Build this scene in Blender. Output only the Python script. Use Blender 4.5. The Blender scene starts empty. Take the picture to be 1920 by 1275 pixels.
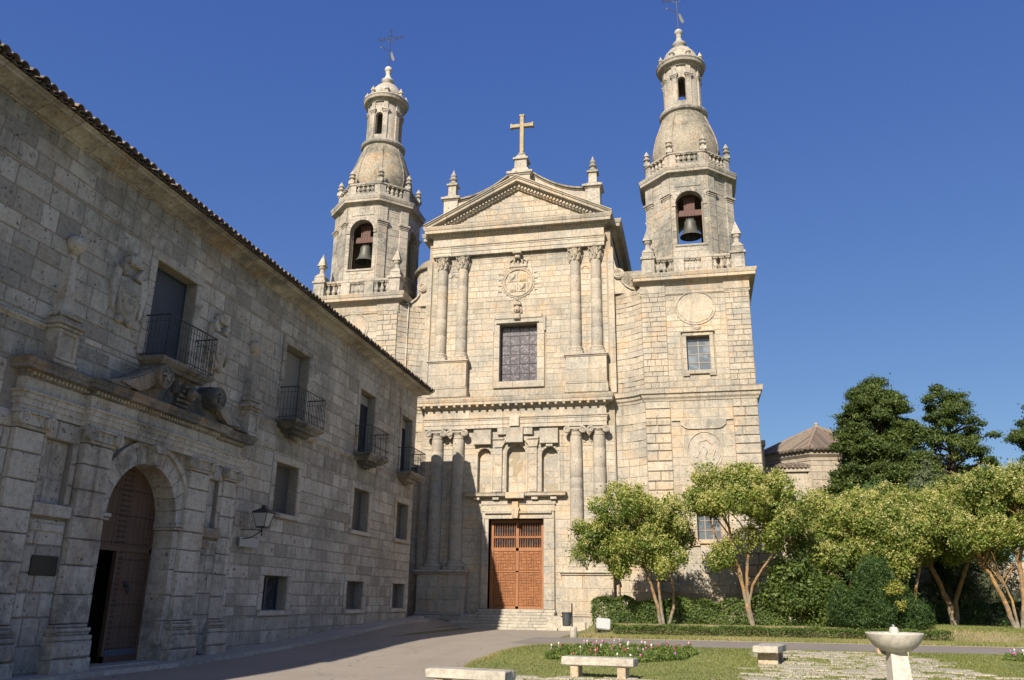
import bpy, math, random
import numpy as np
from mathutils import Vector, Matrix
PI = math.pi
scene = bpy.context.scene
COL = scene.collection

# ------------------------------------------------------------------ camera
cam_d = bpy.data.cameras.new('camera')
cam = bpy.data.objects.new('camera', cam_d)
COL.objects.link(cam)
F, PITCH, YAW, ROLL = 1536.46, math.radians(17.685), math.radians(12.5127), math.radians(.73689)
fw = Vector((-math.sin(YAW)*math.cos(PITCH), math.cos(YAW)*math.cos(PITCH), math.sin(PITCH)))
rt = Vector((math.cos(YAW), math.sin(YAW), 0))
up = rt.cross(fw)
r2 = math.cos(ROLL)*rt + math.sin(ROLL)*up
u2 = -math.sin(ROLL)*rt + math.cos(ROLL)*up
M = Matrix((r2, u2, -fw)).transposed().to_4x4()
M.translation = (0, 0, 1.7)
cam.matrix_world = M
cam_d.sensor_width = 36.0
cam_d.lens = F/1920*36.0
cam_d.clip_start = .1
cam_d.clip_end = 6000
scene.camera = cam

# ------------------------------------------------------------------ light
SUN = Vector((-.267, -1.41, 1.0)).normalized()
world = bpy.data.worlds.new('World')
scene.world = world
world.use_nodes = True
wn = world.node_tree
wn.nodes.clear()
sky = wn.nodes.new('ShaderNodeTexSky')
sky.sky_type = 'NISHITA'
sky.sun_disc = False
sky.sun_elevation = math.asin(SUN.z)
sky.sun_rotation = math.atan2(SUN.x, SUN.y)
sky.altitude = 800
sky.air_density = .6
sky.dust_density = 1.5
sky.ozone_density = 4.0
bg = wn.nodes.new('ShaderNodeBackground')
bg.inputs['Strength'].default_value = .105
wo = wn.nodes.new('ShaderNodeOutputWorld')
# camera-like colour response of the sky, channel by channel (gain, power), the same over the whole dome
sep = wn.nodes.new('ShaderNodeSeparateColor'); cmb = wn.nodes.new('ShaderNodeCombineColor')
wn.links.new(sky.outputs[0], sep.inputs[0])
SKYK = ((.73, .94), (.875, .80), (1.80, .40))
for i, (k, p) in enumerate(SKYK):
    m1 = wn.nodes.new('ShaderNodeMath'); m1.operation = 'POWER'; m1.inputs[1].default_value = p
    m2 = wn.nodes.new('ShaderNodeMath'); m2.operation = 'MULTIPLY'; m2.inputs[1].default_value = k
    wn.links.new(sep.outputs[i], m1.inputs[0]); wn.links.new(m1.outputs[0], m2.inputs[0]); wn.links.new(m2.outputs[0], cmb.inputs[i])
wn.links.new(cmb.outputs[0], bg.inputs[0])
wn.links.new(bg.outputs[0], wo.inputs[0])
sd = bpy.data.lights.new('sun', 'SUN')
sd.energy = 4.6
sd.angle = math.radians(.53)
sd.color = (1.0, .905, .77)
so = bpy.data.objects.new('sun', sd)
COL.objects.link(so)
so.rotation_euler = SUN.to_track_quat('Z', 'Y').to_euler()
so.location = (-20, -40, 40)
vs = scene.view_settings
vs.view_transform = 'Standard'
vs.look = 'None'
vs.gamma = 1
vs.exposure = .84
vs.use_curve_mapping = False
scene.cycles.max_bounces = 6
scene.cycles.use_denoising = True

# ------------------------------------------------------------------ materials
class NT:
    def __init__(s, name):
        s.m = bpy.data.materials.new(name); s.m.use_nodes = True
        s.t = s.m.node_tree; s.t.nodes.clear()
    def n(s, typ, props=None, **ins):
        nd = s.t.nodes.new('ShaderNode'+typ)
        for k, v in (props or {}).items(): setattr(nd, k, v)
        for k, v in ins.items():
            key = k.replace('_', ' ')
            if key[0] == 'i' and key[1:].isdigit(): key = int(key[1:])
            s.put(nd.inputs[key], v)
        return nd
    def put(s, sock, v):
        if isinstance(v, bpy.types.NodeSocket): s.t.links.new(v, sock)
        else: sock.default_value = v
    def math(s, op, a, b=0., c=None):
        nd = s.n('Math', {'operation': op}, i0=a, i1=b)
        if c is not None: s.put(nd.inputs[2], c)
        return nd.outputs[0]
    def mix(s, f, a, b, mode='MIX'):
        nd = s.t.nodes.new('ShaderNodeMix'); nd.data_type = 'RGBA'; nd.blend_type = mode
        s.put(nd.inputs[0], f)
        for k, v in ((6, a), (7, b)):
            if isinstance(v, tuple) and len(v) == 3: v = v+(1,)
            s.put(nd.inputs[k], v)
        return nd.outputs[2]
    def ramp(s, f, stops, interp='LINEAR'):
        nd = s.t.nodes.new('ShaderNodeValToRGB'); r = nd.color_ramp; r.interpolation = interp
        while len(r.elements) < len(stops): r.elements.new(.5)
        for e, (p, c) in zip(r.elements, stops):
            e.position = p
            if not isinstance(c, tuple): c = (c, c, c)
            e.color = c+(1,) if len(c) == 3 else c
        s.put(nd.inputs[0], f)
        return nd.outputs[0]
    def mr(s, v, a, b, c=0., d=1.):
        return s.n('MapRange', None, i0=v, i1=a, i2=b, i3=c, i4=d).outputs[0]
    def noise(s, vec, scale, detail=3., rough=.55, dist=0.):
        return s.n('TexNoise', None, Vector=vec, Scale=scale, Detail=detail, Roughness=rough, Distortion=dist).outputs[0]
    def out(s, sh):
        o = s.t.nodes.new('ShaderNodeOutputMaterial'); s.t.links.new(sh, o.inputs[0]); return s.m
    def pr(s, col, rough=.8, normal=None, **kw):
        nd = s.t.nodes.new('ShaderNodeBsdfPrincipled')
        if isinstance(col, tuple) and len(col) == 3: col = col+(1,)
        s.put(nd.inputs['Base Color'], col); s.put(nd.inputs['Roughness'], rough)
        if normal is not None: s.put(nd.inputs['Normal'], normal)
        for k, v in kw.items(): s.put(nd.inputs[k.replace('_', ' ')], v)
        return nd.outputs[0]

def stone_mat(name, cols, warm=(.50, .30, .13), warm_amt=.35, pit=.5, grey=(.25, .24, .21), grey_amt=.6,
              tonevar=.4, bump=.7, local=False, pitscale=7., streak=.4, mottle=.55, soil=()):
    t = NT(name)
    if local:
        pos = t.n('TexCoord').outputs['Object']
    else:
        pos = t.n('NewGeometry').outputs['Position']
    tone = t.n('Attribute', {'attribute_name': 'tone'}).outputs['Fac']
    off = t.n('CombineXYZ', None, X=t.math('MULTIPLY', tone, 53.), Y=t.math('MULTIPLY', tone, 31.), Z=t.math('MULTIPLY', tone, 17.)).outputs[0]
    p2 = t.n('VectorMath', {'operation': 'ADD'}, i0=pos, i1=off).outputs[0]
    base = t.ramp(tone, [(i/(len(cols)-1), c) for i, c in enumerate(cols)])
    big = t.noise(pos, .45, 4.)
    med = t.noise(p2, 3.2, 5., .65)
    fine = t.noise(p2, 26., 4., .7)
    c = t.mix(t.mr(med, .3, .7, 0, tonevar), base, t.mix(1., base, (.62, .60, .58), 'MULTIPLY'))
    # iron-stained warm patches
    w = t.math('MULTIPLY', t.mr(t.noise(pos, .8, 5., .6), .52, .68), warm_amt)
    c = t.mix(w, c, warm)
    # grey lichen patches, strongest on ledges that collect rain
    nz = t.n('SeparateXYZ', None, Vector=t.n('NewGeometry').outputs['Normal']).outputs[2]
    led = t.mr(nz, .35, .8, 0, .75)
    g = t.math('MAXIMUM', t.math('MULTIPLY', t.mr(big, .46, .60), grey_amt), led)
    g = t.math('MULTIPLY', g, t.mr(t.noise(pos, 2.6, 5., .7), .32, .58))
    c = t.mix(g, c, grey)
    # weather soiling: splash above ledges and at the foot, wash below cornices (height of full strength, height where it ends)
    if soil:
        zc = t.n('SeparateXYZ', None, Vector=pos).outputs[2]; m_ = None
        for za, zb in soil:
            k_ = t.mr(zc, za, zb, 1., 0.)
            k_ = t.math('MULTIPLY', k_, t.math('GREATER_THAN', zc, za-.02) if zb > za else t.math('LESS_THAN', zc, za+.02))
            m_ = k_ if m_ is None else t.math('MAXIMUM', m_, k_)
        sv = t.n('Mapping', None, Vector=pos, Scale=(1.7, 1.7, .35)).outputs[0]
        m_ = t.math('MULTIPLY', m_, t.mr(t.noise(sv, 1.3, 5., .7), .36, .62, 0, .85))
        c = t.mix(m_, c, t.mix(.55, grey+(1,), t.mix(1., c, (.45, .43, .38), 'MULTIPLY')))
    # vertical run-off streaks
    sx = t.n('Mapping', None, Vector=pos, Scale=(3.2, 3.2, .22)).outputs[0]
    st = t.math('MULTIPLY', t.mr(t.noise(sx, 1., 4., .6), .55, .78), streak)
    c = t.mix(st, c, t.mix(1., c, (.48, .45, .42), 'MULTIPLY'))
    # pits
    nz_ = t.n('VectorMath', {'operation': 'SCALE'}, i0=t.n('TexNoise', None, Vector=p2, Scale=pitscale*1.3, Detail=2.).outputs[1])
    nz_.inputs[3].default_value = .22
    wp = t.n('VectorMath', {'operation': 'ADD'}, i0=nz_.outputs[0], i1=p2).outputs[0]
    v = t.n('TexVoronoi', None, Vector=wp, Scale=pitscale*.5, Randomness=1.)
    clus = t.noise(pos, 1.1, 4., .6)
    pm = t.math('MULTIPLY', t.mr(v.outputs['Distance'], .17, .10), t.mr(clus, .50, .58))
    v2 = t.n('TexVoronoi', None, Vector=wp, Scale=pitscale*1.5, Randomness=1.)
    pm2 = t.math('MULTIPLY', t.mr(v2.outputs['Distance'], .24, .16), t.mr(med, .47, .53))
    pits = t.math('MULTIPLY', t.math('MAXIMUM', pm, pm2), pit)
    c = t.mix(pits, c, (.085, .07, .05))
    mot = t.noise(p2, 10., 4., .7)
    c = t.mix(t.mr(mot, .45, .68, 0, mottle), c, t.mix(1., c, (.58, .55, .52), 'MULTIPLY'))
    c = t.mix(t.mr(mot, .5, .34, 0, mottle*.5), c, t.mix(1., c, (1.2, 1.2, 1.18), 'MULTIPLY'))
    c = t.mix(t.mr(fine, .35, .7, 0, .3), c, t.mix(1., c, (.72, .70, .68), 'MULTIPLY'))
    hgt = t.math('ADD', t.math('MULTIPLY', med, .6), t.math('MULTIPLY', fine, .35))
    hgt = t.math('SUBTRACT', hgt, pits)
    b = t.n('Bump', None, Strength=bump, Distance=.03, Height=hgt).outputs[0]
    return t.out(t.pr(c, .9, b))

MAT = {}
MAT['church'] = stone_mat('church_limestone', [(.40, .355, .29), (.46, .40, .31), (.475, .41, .32), (.495, .42, .32), (.51, .46, .37), (.43, .39, .33)],
                          warm=(.56, .36, .18), warm_amt=.5, grey=(.30, .285, .25), grey_amt=.95, streak=.7,
                          soil=((12.9, 14.3), (.2, 2.2), (18.9, 17.4), (21.95, 20.7), (11.1, 10.2), (23.9, 24.7), (12.2, 11.75)))
MAT['church_mortar'] = stone_mat('church_mortar', [(.34, .285, .205), (.34, .285, .205)], warm=(.36, .22, .1), bump=.3, pit=.3, grey_amt=.4)
MAT['column'] = stone_mat('weathered_column_stone', [(.415, .37, .30), (.43, .38, .31), (.44, .39, .315), (.42, .375, .305)], warm=(.48, .31, .15), warm_amt=.25, grey=(.27, .26, .23), grey_amt=.8, pit=.7)
MAT['left'] = stone_mat('grey_limestone', [(.34, .30, .245), (.44, .395, .32), (.50, .45, .37), (.52, .465, .385), (.55, .495, .41), (.62, .565, .47)],
                        warm=(.42, .29, .17), warm_amt=.4, grey=(.25, .235, .195), grey_amt=.8, pit=.7, pitscale=5.5, tonevar=.4, bump=1., mottle=.5, streak=.6, soil=((-.2, 1.5), (7.34, 6.5), (6.6, 7.3), (12.0, 11.2)))
MAT['left_mortar'] = stone_mat('left_mortar', [(.31, .275, .22), (.31, .275, .22)], warm=(.2, .15, .1), bump=.3, pit=.3)
MAT['left_trim'] = stone_mat('carved_grey_limestone', [(.44, .395, .325), (.54, .495, .41), (.57, .52, .43), (.50, .45, .37)], warm=(.42, .25, .12), warm_amt=.6,
                             grey=(.12, .115, .10), grey_amt=.7, pit=.7, streak=.8)
MAT['left_grime'] = stone_mat('soot_streaked_limestone', [(.13, .125, .11), (.25, .23, .19), (.34, .305, .25), (.18, .17, .145)], warm=(.34, .20, .10), warm_amt=.8,
                             grey=(.075, .075, .07), grey_amt=1.3, pit=.8, streak=1., mottle=.8)
MAT['tower'] = stone_mat('tower_limestone', [(.36, .335, .29), (.44, .405, .345), (.47, .43, .365), (.41, .375, .32)], warm=(.48, .33, .18), warm_amt=.35, grey=(.21, .205, .18), grey_amt=1.1, pit=.8, streak=.9, mottle=.8)
MAT['dome'] = stone_mat('lichened_dome_stone', [(.28, .25, .195), (.36, .32, .25), (.33, .29, .23)], warm=(.38, .25, .12), warm_amt=.7, grey=(.15, .145, .115), grey_amt=1.2, pit=1., streak=.9, mottle=1.)
MAT['bench'] = stone_mat('bench_concrete', [(.42, .39, .33), (.5, .46, .39)], warm=(.45, .33, .2), warm_amt=.3, grey=(.24, .235, .21), grey_amt=.9, local=True, pitscale=18., streak=.2)
MAT['bench_leg'] = stone_mat('bench_leg_stone', [(.46, .36, .25), (.52, .42, .3)], warm=(.5, .34, .2), grey_amt=.3, local=True, pitscale=18.)
MAT['white_conc'] = stone_mat('pale_cast_concrete', [(.50, .475, .42), (.56, .53, .47)], warm=(.5, .45, .35), warm_amt=.15, grey=(.28, .27, .24), grey_amt=.9, pit=.15, local=True, tonevar=.25, bump=.3, pitscale=20., streak=.15)
MAT['pave'] = stone_mat('paving_limestone', [(.36, .32, .25), (.44, .395, .315), (.48, .43, .35)], warm=(.45, .35, .2), warm_amt=.2, grey=(.35, .33, .28), grey_amt=.4, pit=.3)
MAT['step'] = stone_mat('step_stone', [(.40, .37, .31), (.48, .44, .36), (.52, .48, .40)], warm=(.45, .36, .24), warm_amt=.2, grey=(.28, .26, .22), grey_amt=.6)
MAT['far_stone'] = stone_mat('chapel_limestone', [(.36, .32, .27), (.44, .38, .30), (.48, .42, .33), (.40, .34, .27)], warm=(.45, .32, .18), grey=(.29, .275, .24))

def simple(name, col, rough=.6, metal=0., var=.25, scale=6., bump=.2, **kw):
    t = NT(name)
    pos = t.n('TexCoord').outputs['Object']
    n = t.noise(pos, scale, 4., .6)
    c = t.mix(t.mr(n, .3, .7, 0, var), col, tuple(v*.55 for v in col))
    b = t.n('Bump', None, Strength=bump, Distance=.01, Height=n).outputs[0]
    return t.out(t.pr(c, rough, b, Metallic=metal, **kw))
MAT['iron'] = simple('wrought_iron', (.045, .05, .055), .55, .5)
MAT['dark_void'] = simple('dark_interior', (.02, .018, .016), .9)  # near-black; the darkness of unlit rooms is put into this colour
MAT['bronze'] = simple('aged_bronze', (.10, .10, .085), .55, .35, var=.5, scale=3.)
MAT['yoke'] = simple('painted_wood_yoke', (.095, .042, .032), .7, var=.5)
MAT['shutter'] = simple('roller_shutter', (.13, .12, .11), .6, var=.15)
MAT['shutter_tan'] = simple('tan_blind', (.27, .25, .215), .7, var=.15)
MAT['shutter_blue'] = simple('slate_blue_panel', (.075, .085, .11), .55, var=.15)
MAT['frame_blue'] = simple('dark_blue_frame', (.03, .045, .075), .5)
MAT['frame_grey'] = simple('grey_window_frame', (.24, .20, .17), .6)
MAT['lead'] = simple('leaded_grid', (.03, .028, .03), .6, .2)
MAT['sign'] = simple('pale_sign_metal', (.30, .325, .335), .45, var=.1)
MAT['lampglass'] = simple('frosted_lamp_glass', (.36, .37, .35), .3, var=.1, bump=.02)
MAT['bin'] = simple('bin_plastic', (.05, .055, .06), .45)
MAT['flood'] = simple('floodlight_housing', (.36, .37, .37), .5, var=.15)
MAT['plaque'] = simple('dark_bronze_plaque', (.03, .028, .026), .45, .4)

def wood_mat(name, c0, c1, rough=.55, axis=2):
    t = NT(name)
    pos = t.n('NewGeometry').outputs['Position']
    tone = t.n('Attribute', {'attribute_name': 'tone'}).outputs['Fac']
    sc = (18., 18., 1.2) if axis == 2 else (1.2, 18., 18.)
    mp = t.n('Mapping', None, Vector=pos, Scale=sc).outputs[0]
    g = t.noise(mp, 1.6, 5., .65, .4)
    big = t.noise(pos, 1.3, 3.)
    c = t.mix(t.mr(g, .25, .75), c0, c1)
    c = t.mix(t.mr(tone, 0., 1., 0., .45), c, t.mix(1., c, (.6, .55, .5), 'MULTIPLY'))
    c = t.mix(t.mr(big, .4, .7, 0., .45), c, t.mix(1., c, (.55, .5, .48), 'MULTIPLY'))
    b = t.n('Bump', None, Strength=.35, Distance=.008, Height=g).outputs[0]
    return t.out(t.pr(c, rough, b))
MAT['door_red'] = wood_mat('varnished_pine_door', (.36, .155, .06), (.24, .09, .032))
MAT['door_old'] = wood_mat('weathered_oak_door', (.15, .085, .05), (.08, .045, .027), .7)

def glass_mat(name, col, rough=.12, varc=(.3, .32, .36), amt=.3, scale=5.):
    t = NT(name)
    pos = t.n('NewGeometry').outputs['Position']
    n = t.noise(pos, scale, 3., .6)
    c = t.mix(t.mr(n, .5, .62, 0, amt), col, varc)
    b = t.n('Bump', None, Strength=.25, Distance=.01, Height=t.noise(pos, 3., 2.)).outputs[0]
    return t.out(t.pr(c, rough, b, Specular_IOR_Level=.8))
MAT['glass'] = glass_mat('dark_window_glass', (.02, .025, .03), .08, amt=.1)
MAT['glass_grey'] = glass_mat('greyish_window_glass', (.10, .12, .14), .15, (.26, .29, .33), .5, 2.)
MAT['stained'] = glass_mat('leaded_stained_glass', (.045, .035, .045), .22, (.24, .22, .23), .6, 9.)

def tile_mat():
    t = NT('roof_tile_clay')
    pos = t.n('NewGeometry').outputs['Position']
    tone = t.n('Attribute', {'attribute_name': 'tone'}).outputs['Fac']
    c = t.ramp(tone, [(0., (.10, .078, .062)), (.35, (.165, .12, .09)), (.7, (.225, .155, .11)), (1., (.20, .165, .13))])
    c = t.mix(t.mr(t.noise(pos, 5., 5., .7), .45, .65, 0, .7), c, (.12, .115, .095))
    b = t.n('Bump', None, Strength=.5, Distance=.02, Height=t.noise(pos, 18., 4., .7)).outputs[0]
    return t.out(t.pr(c, .9, b))
MAT['tile'] = tile_mat()

def ground_mat(name, cols, scale=.5, fine=40., bump=.3, rough=.95, speck=None):
    t = NT(name)
    pos = t.n('NewGeometry').outputs['Position']
    n1 = t.noise(pos, scale, 5., .6)
    n2 = t.noise(pos, scale*7, 5., .7)
    n3 = t.noise(pos, fine, 3., .7)
    f = t.math('ADD', t.math('MULTIPLY', n1, .6), t.math('MULTIPLY', n2, .4))
    c = t.ramp(t.mr(f, .3, .7), [(i/(len(cols)-1), x) for i, x in enumerate(cols)])
    c = t.mix(t.mr(n3, .35, .7, 0, .4), c, t.mix(1., c, (.6, .6, .58), 'MULTIPLY'))
    if speck: c = t.mix(t.mr(t.noise(pos, 9., 4., .75), .60, .68, 0, .8), c, speck)
    if 'asphalt' in name:
        sx = t.n('Mapping', None, Vector=pos, Scale=(1.4, .07, 1.)).outputs[0]
        c = t.mix(t.mr(t.noise(sx, 1., 3., .5), .5, .72, 0, .35), c, t.mix(1., c, (.78, .77, .76), 'MULTIPLY'))
        wv = t.n('VectorMath', {'operation': 'ADD'}, i0=pos, i1=t.n('TexNoise', None, Vector=pos, Scale=1.5, Detail=3.).outputs[1]).outputs[0]
        ck = t.n('TexVoronoi', {'feature': 'DISTANCE_TO_EDGE'}, Vector=wv, Scale=.28).outputs[0]
        c = t.mix(t.mr(ck, .007, .0, 0, .65), c, (.09, .08, .07))
        c = t.mix(t.mr(t.noise(pos, 3.2, 4., .8), .63, .7, 0, .4), c, (.13, .115, .1))
    b = t.n('Bump', None, Strength=bump, Distance=.02, Height=n3).outputs[0]
    return t.out(t.pr(c, rough, b))
MAT['asphalt'] = ground_mat('worn_pale_asphalt', [(.235, .20, .165), (.265, .23, .19), (.295, .258, .215)], .35, 60., .25)
MAT['path'] = ground_mat('grey_asphalt_path', [(.175, .155, .135), (.20, .175, .155), (.22, .197, .175)], .35, 60., .25)
MAT['sidewalk'] = ground_mat('concrete_sidewalk', [(.26, .25, .23), (.32, .31, .28)], .6, 50., .3)
MAT['lawn'] = ground_mat('mown_lawn', [(.11, .135, .04), (.17, .195, .06), (.24, .23, .09), (.17, .19, .06)], .8, 70., .8)
MAT['verge'] = ground_mat('dry_verge_grass', [(.07, .095, .03), (.20, .16, .085), (.28, .22, .13), (.12, .13, .045)], 1.0, 60., .8)
MAT['earth'] = ground_mat('dry_earth', [(.14, .12, .07), (.12, .13, .05), (.19, .16, .09)], .3, 20., .4)

def leaf_mat(name, stops, trans=.35):
    t = NT(name)
    tone = t.n('Attribute', {'attribute_name': 'tone'}).outputs['Fac']
    c = t.ramp(tone, stops)
    d = t.pr(c, .55, None, Specular_IOR_Level=.35)
    tr = t.n('BsdfTranslucent', None, Color=t.mix(1., c, (1.5, 1.6, .7), 'MULTIPLY')).outputs[0]
    m = t.n('MixShader', None, i0=trans, i1=d, i2=tr).outputs[0]
    return t.out(m)
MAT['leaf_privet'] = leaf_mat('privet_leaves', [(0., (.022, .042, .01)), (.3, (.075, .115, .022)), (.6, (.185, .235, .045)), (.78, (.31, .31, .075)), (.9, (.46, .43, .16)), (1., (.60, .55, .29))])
MAT['leaf_hedge'] = leaf_mat('hedge_leaves', [(0., (.035, .06, .012)), (.6, (.095, .14, .03)), (1., (.20, .25, .06))])
MAT['leaf_conifer'] = leaf_mat('conifer_foliage', [(0., (.022, .04, .01)), (.6, (.075, .11, .024)), (1., (.17, .20, .04))], .28)
MAT['leaf_bush'] = leaf_mat('bush_leaves', [(0., (.02, .045, .012)), (.6, (.06, .11, .028)), (1., (.14, .20, .055))], .3)
MAT['leaf_pale'] = leaf_mat('grey_green_leaves', [(0., (.07, .09, .05)), (.6, (.13, .16, .085)), (1., (.2, .23, .13))], .3)
MAT['leaf_yellow'] = leaf_mat('yellow_leaves', [(0., (.17, .18, .03)), (1., (.36, .35, .07))], .3)
MAT['leaf_grass'] = leaf_mat('grass_blades', [(0., (.09, .115, .025)), (.5, (.19, .21, .06)), (.8, (.28, .255, .11)), (1., (.42, .33, .18))], .3)
MAT['flower'] = leaf_mat('petals', [(0., (.45, .03, .06)), (.25, (.60, .08, .28)), (.5, (.42, .22, .50)), (.75, (.65, .45, .6)), (1., (.8, .78, .72))], .2)

def bark_mat():
    t = NT('lichened_bark')
    pos = t.n('NewGeometry').outputs['Position']
    z = t.n('SeparateXYZ', None, Vector=pos).outputs[2]
    zz = t.math('ADD', z, t.math('MULTIPLY', t.noise(pos, 3., 4.), 1.2))
    f = t.mr(zz, 1.7, 2.6)
    c = t.mix(f, (.25, .23, .19), (.38, .20, .06))
    c = t.mix(t.mr(t.noise(pos, 5., 5., .7), .36, .56, 0, .9), c, (.13, .095, .055))
    c = t.mix(t.mr(t.noise(pos, 2.2, 3., .7), .5, .62, 0, .6), c, (.20, .19, .15))
    b = t.n('Bump', None, Strength=.7, Distance=.03, Height=t.noise(pos, 14., 5., .7)).outputs[0]
    return t.out(t.pr(c, .9, b))
MAT['bark'] = bark_mat()
MAT['bark_dark'] = simple('dark_bark', (.10, .08, .055), .9, var=.5, bump=.8)

# ------------------------------------------------------------------ mesh helpers
class MB:
    def __init__(s): s.v = []; s.f = []; s.t = []
    def add(s, vs_, fs, tone=None):
        if tone is None: tone = random.random()
        b = len(s.v); s.v.extend(vs_)
        for f in fs: s.f.append(tuple(b+i for i in f)); s.t.append(tone)
    def box(s, x0, x1, y0, y1, z0, z1, tone=None):
        s.add([(x0,y0,z0),(x1,y0,z0),(x1,y1,z0),(x0,y1,z0),(x0,y0,z1),(x1,y0,z1),(x1,y1,z1),(x0,y1,z1)],
              [(0,3,2,1),(4,5,6,7),(0,1,5,4),(1,2,6,5),(2,3,7,6),(3,0,4,7)], tone)
    def frus(s, c, hx, hy, z0, z1, k=0., tone=None, kx=None):
        cx, cy = c; kk = k if kx is None else kx
        s.add([(cx-hx,cy-hy,z0),(cx+hx,cy-hy,z0),(cx+hx,cy+hy,z0),(cx-hx,cy+hy,z0),
               (cx-hx*kk,cy-hy*k,z1),(cx+hx*kk,cy-hy*k,z1),(cx+hx*kk,cy+hy*k,z1),(cx-hx*kk,cy+hy*k,z1)],
              [(0,3,2,1),(4,5,6,7),(0,1,5,4),(1,2,6,5),(2,3,7,6),(3,0,4,7)], tone)
    def bbox(s, x0, x1, y0, y1, z0, z1, b=.02, tone=None):
        # box with bevelled vertical and top/bottom edges
        prof = [(b, z0), (0, z0+b), (0, z1-b), (b, z1)]
        rings = []
        for o, z in prof:
            c = b
            rings.append([(x0+o+c,y0+o,z),(x1-o-c,y0+o,z),(x1-o,y0+o+c,z),(x1-o,y1-o-c,z),(x1-o-c,y1-o,z),(x0+o+c,y1-o,z),(x0+o,y1-o-c,z),(x0+o,y0+o+c,z)])
        s.loft(rings, tone)
    def loft(s, rings, tone=None, caps=True, closed=True):
        n = len(rings[0]); vs_ = [p for r in rings for p in r]; fs = []
        for k in range(len(rings)-1):
            for i in range(n if closed else n-1):
                j = (i+1) % n
                fs.append((k*n+i, k*n+j, (k+1)*n+j, (k+1)*n+i))
        if caps:
            fs.append(tuple(range(n-1, -1, -1))); fs.append(tuple((len(rings)-1)*n+i for i in range(n)))
        s.add(vs_, fs, tone)
    def lathe(s, c, prof, n=24, a0=0., a1=2*PI, tone=None, caps=True, phase=0.):
        full = abs(a1-a0-2*PI) < 1e-6
        m = n if full else n+1
        rings = []
        for r, z in prof:
            rings.append([(c[0]+r*math.cos(phase+a0+(a1-a0)*i/n), c[1]+r*math.sin(phase+a0+(a1-a0)*i/n), z) for i in range(m)])
        s.loft(rings, tone, caps, full)
    def prism(s, poly, f0, f1, tone=None):
        n = len(poly); a = [f0(p) for p in poly]; b = [f1(p) for p in poly]
        s.add(a+b, [tuple(range(n-1, -1, -1)), tuple(range(n, 2*n))]+[(i, (i+1) % n, n+(i+1) % n, n+i) for i in range(n)], tone)
    def tube(s, pts, r, n=6, tone=None):
        pts = [Vector(p) for p in pts]
        if not hasattr(r, '__len__'): r = [r]*len(pts)
        rings = []; prev = None
        for i, p in enumerate(pts):
            d = (pts[min(i+1, len(pts)-1)]-pts[max(i-1, 0)]).normalized()
            if prev is None:
                a = d.orthogonal().normalized()
            else:
                a = (prev-d*prev.dot(d)); a = a.normalized() if a.length > 1e-6 else d.orthogonal().normalized()
            prev = a; b = d.cross(a)
            rings.append([tuple(p+(a*math.cos(2*PI*k/n)+b*math.sin(2*PI*k/n))*r[i]) for k in range(n)])
        s.loft(rings, tone)
    def sphere(s, c, r, n=12, m=8, tone=None, sz=1.):
        s.lathe((c[0], c[1]), [(r*math.sin(PI*i/m)+1e-4, c[2]-r*sz*math.cos(PI*i/m)) for i in range(m+1)], n, tone=tone, caps=False)
    def mesh(s, name):
        me = bpy.data.meshes.new(name)
        me.from_pydata([tuple(p) for p in s.v], [], s.f)
        at = me.attributes.new('tone', 'FLOAT', 'FACE')
        at.data.foreach_set('value', s.t)
        return me

def link(name, me, mats, parent=None, smooth=False):
    o = bpy.data.objects.new(name, me); COL.objects.link(o)
    for m in (mats if isinstance(mats, (list, tuple)) else [mats]):
        if len(me.materials) < (len(mats) if isinstance(mats, (list, tuple)) else 1):
            me.materials.append(MAT[m] if isinstance(m, str) else m)
    if smooth: me.polygons.foreach_set('use_smooth', [True]*len(me.polygons))
    if parent is not None: adopt(o, parent)
    return o
def wloc(o):
    p = Vector(o.location)
    return p if o.parent is None else p+wloc(o.parent)
def adopt(o, parent):
    o.parent = parent
    o.matrix_parent_inverse = Matrix.Translation(-world_of(parent))
WLD = {}
def world_of(o):
    return WLD.get(o.name, Vector((0, 0, 0)))
def build(mb, name, mat, parent=None, smooth=False, kind=None, label=None):
    o = link(name, mb.mesh(name), mat, parent, smooth)
    if kind: o['kind'] = kind
    if label: o['label'] = label
    return o
def tag(o, label=None, cat=None, group=None, kind=None):
    for k, v in (('label', label), ('category', cat), ('group', group), ('kind', kind)):
        if v: o[k] = v
    return o
def empty(name, loc, label=None, cat=None, group=None):
    o = bpy.data.objects.new(name, None); COL.objects.link(o); o.location = loc
    o.empty_display_size = .3
    WLD[o.name] = Vector(loc)
    return tag(o, label, cat, group)

def limb(m, pts, rad, n=8, R=random, k=4):
    P_, r_ = [], []
    for i in range(len(pts)-1):
        a, b = Vector(pts[i]), Vector(pts[i+1])
        for j in range(k if i < len(pts)-2 else k+1):
            t = j/k; ra = rad[i]+(rad[i+1]-rad[i])*t; q = a.lerp(b, t)
            if i or j: q += Vector((R.uniform(-1, 1), R.uniform(-1, 1), 0))*ra*.22
            P_.append(q); r_.append(ra*R.uniform(.84, 1.14))
    r_[0] *= 1.35 if rad[0] > .06 else 1
    m.tube(P_, r_, n)
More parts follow.
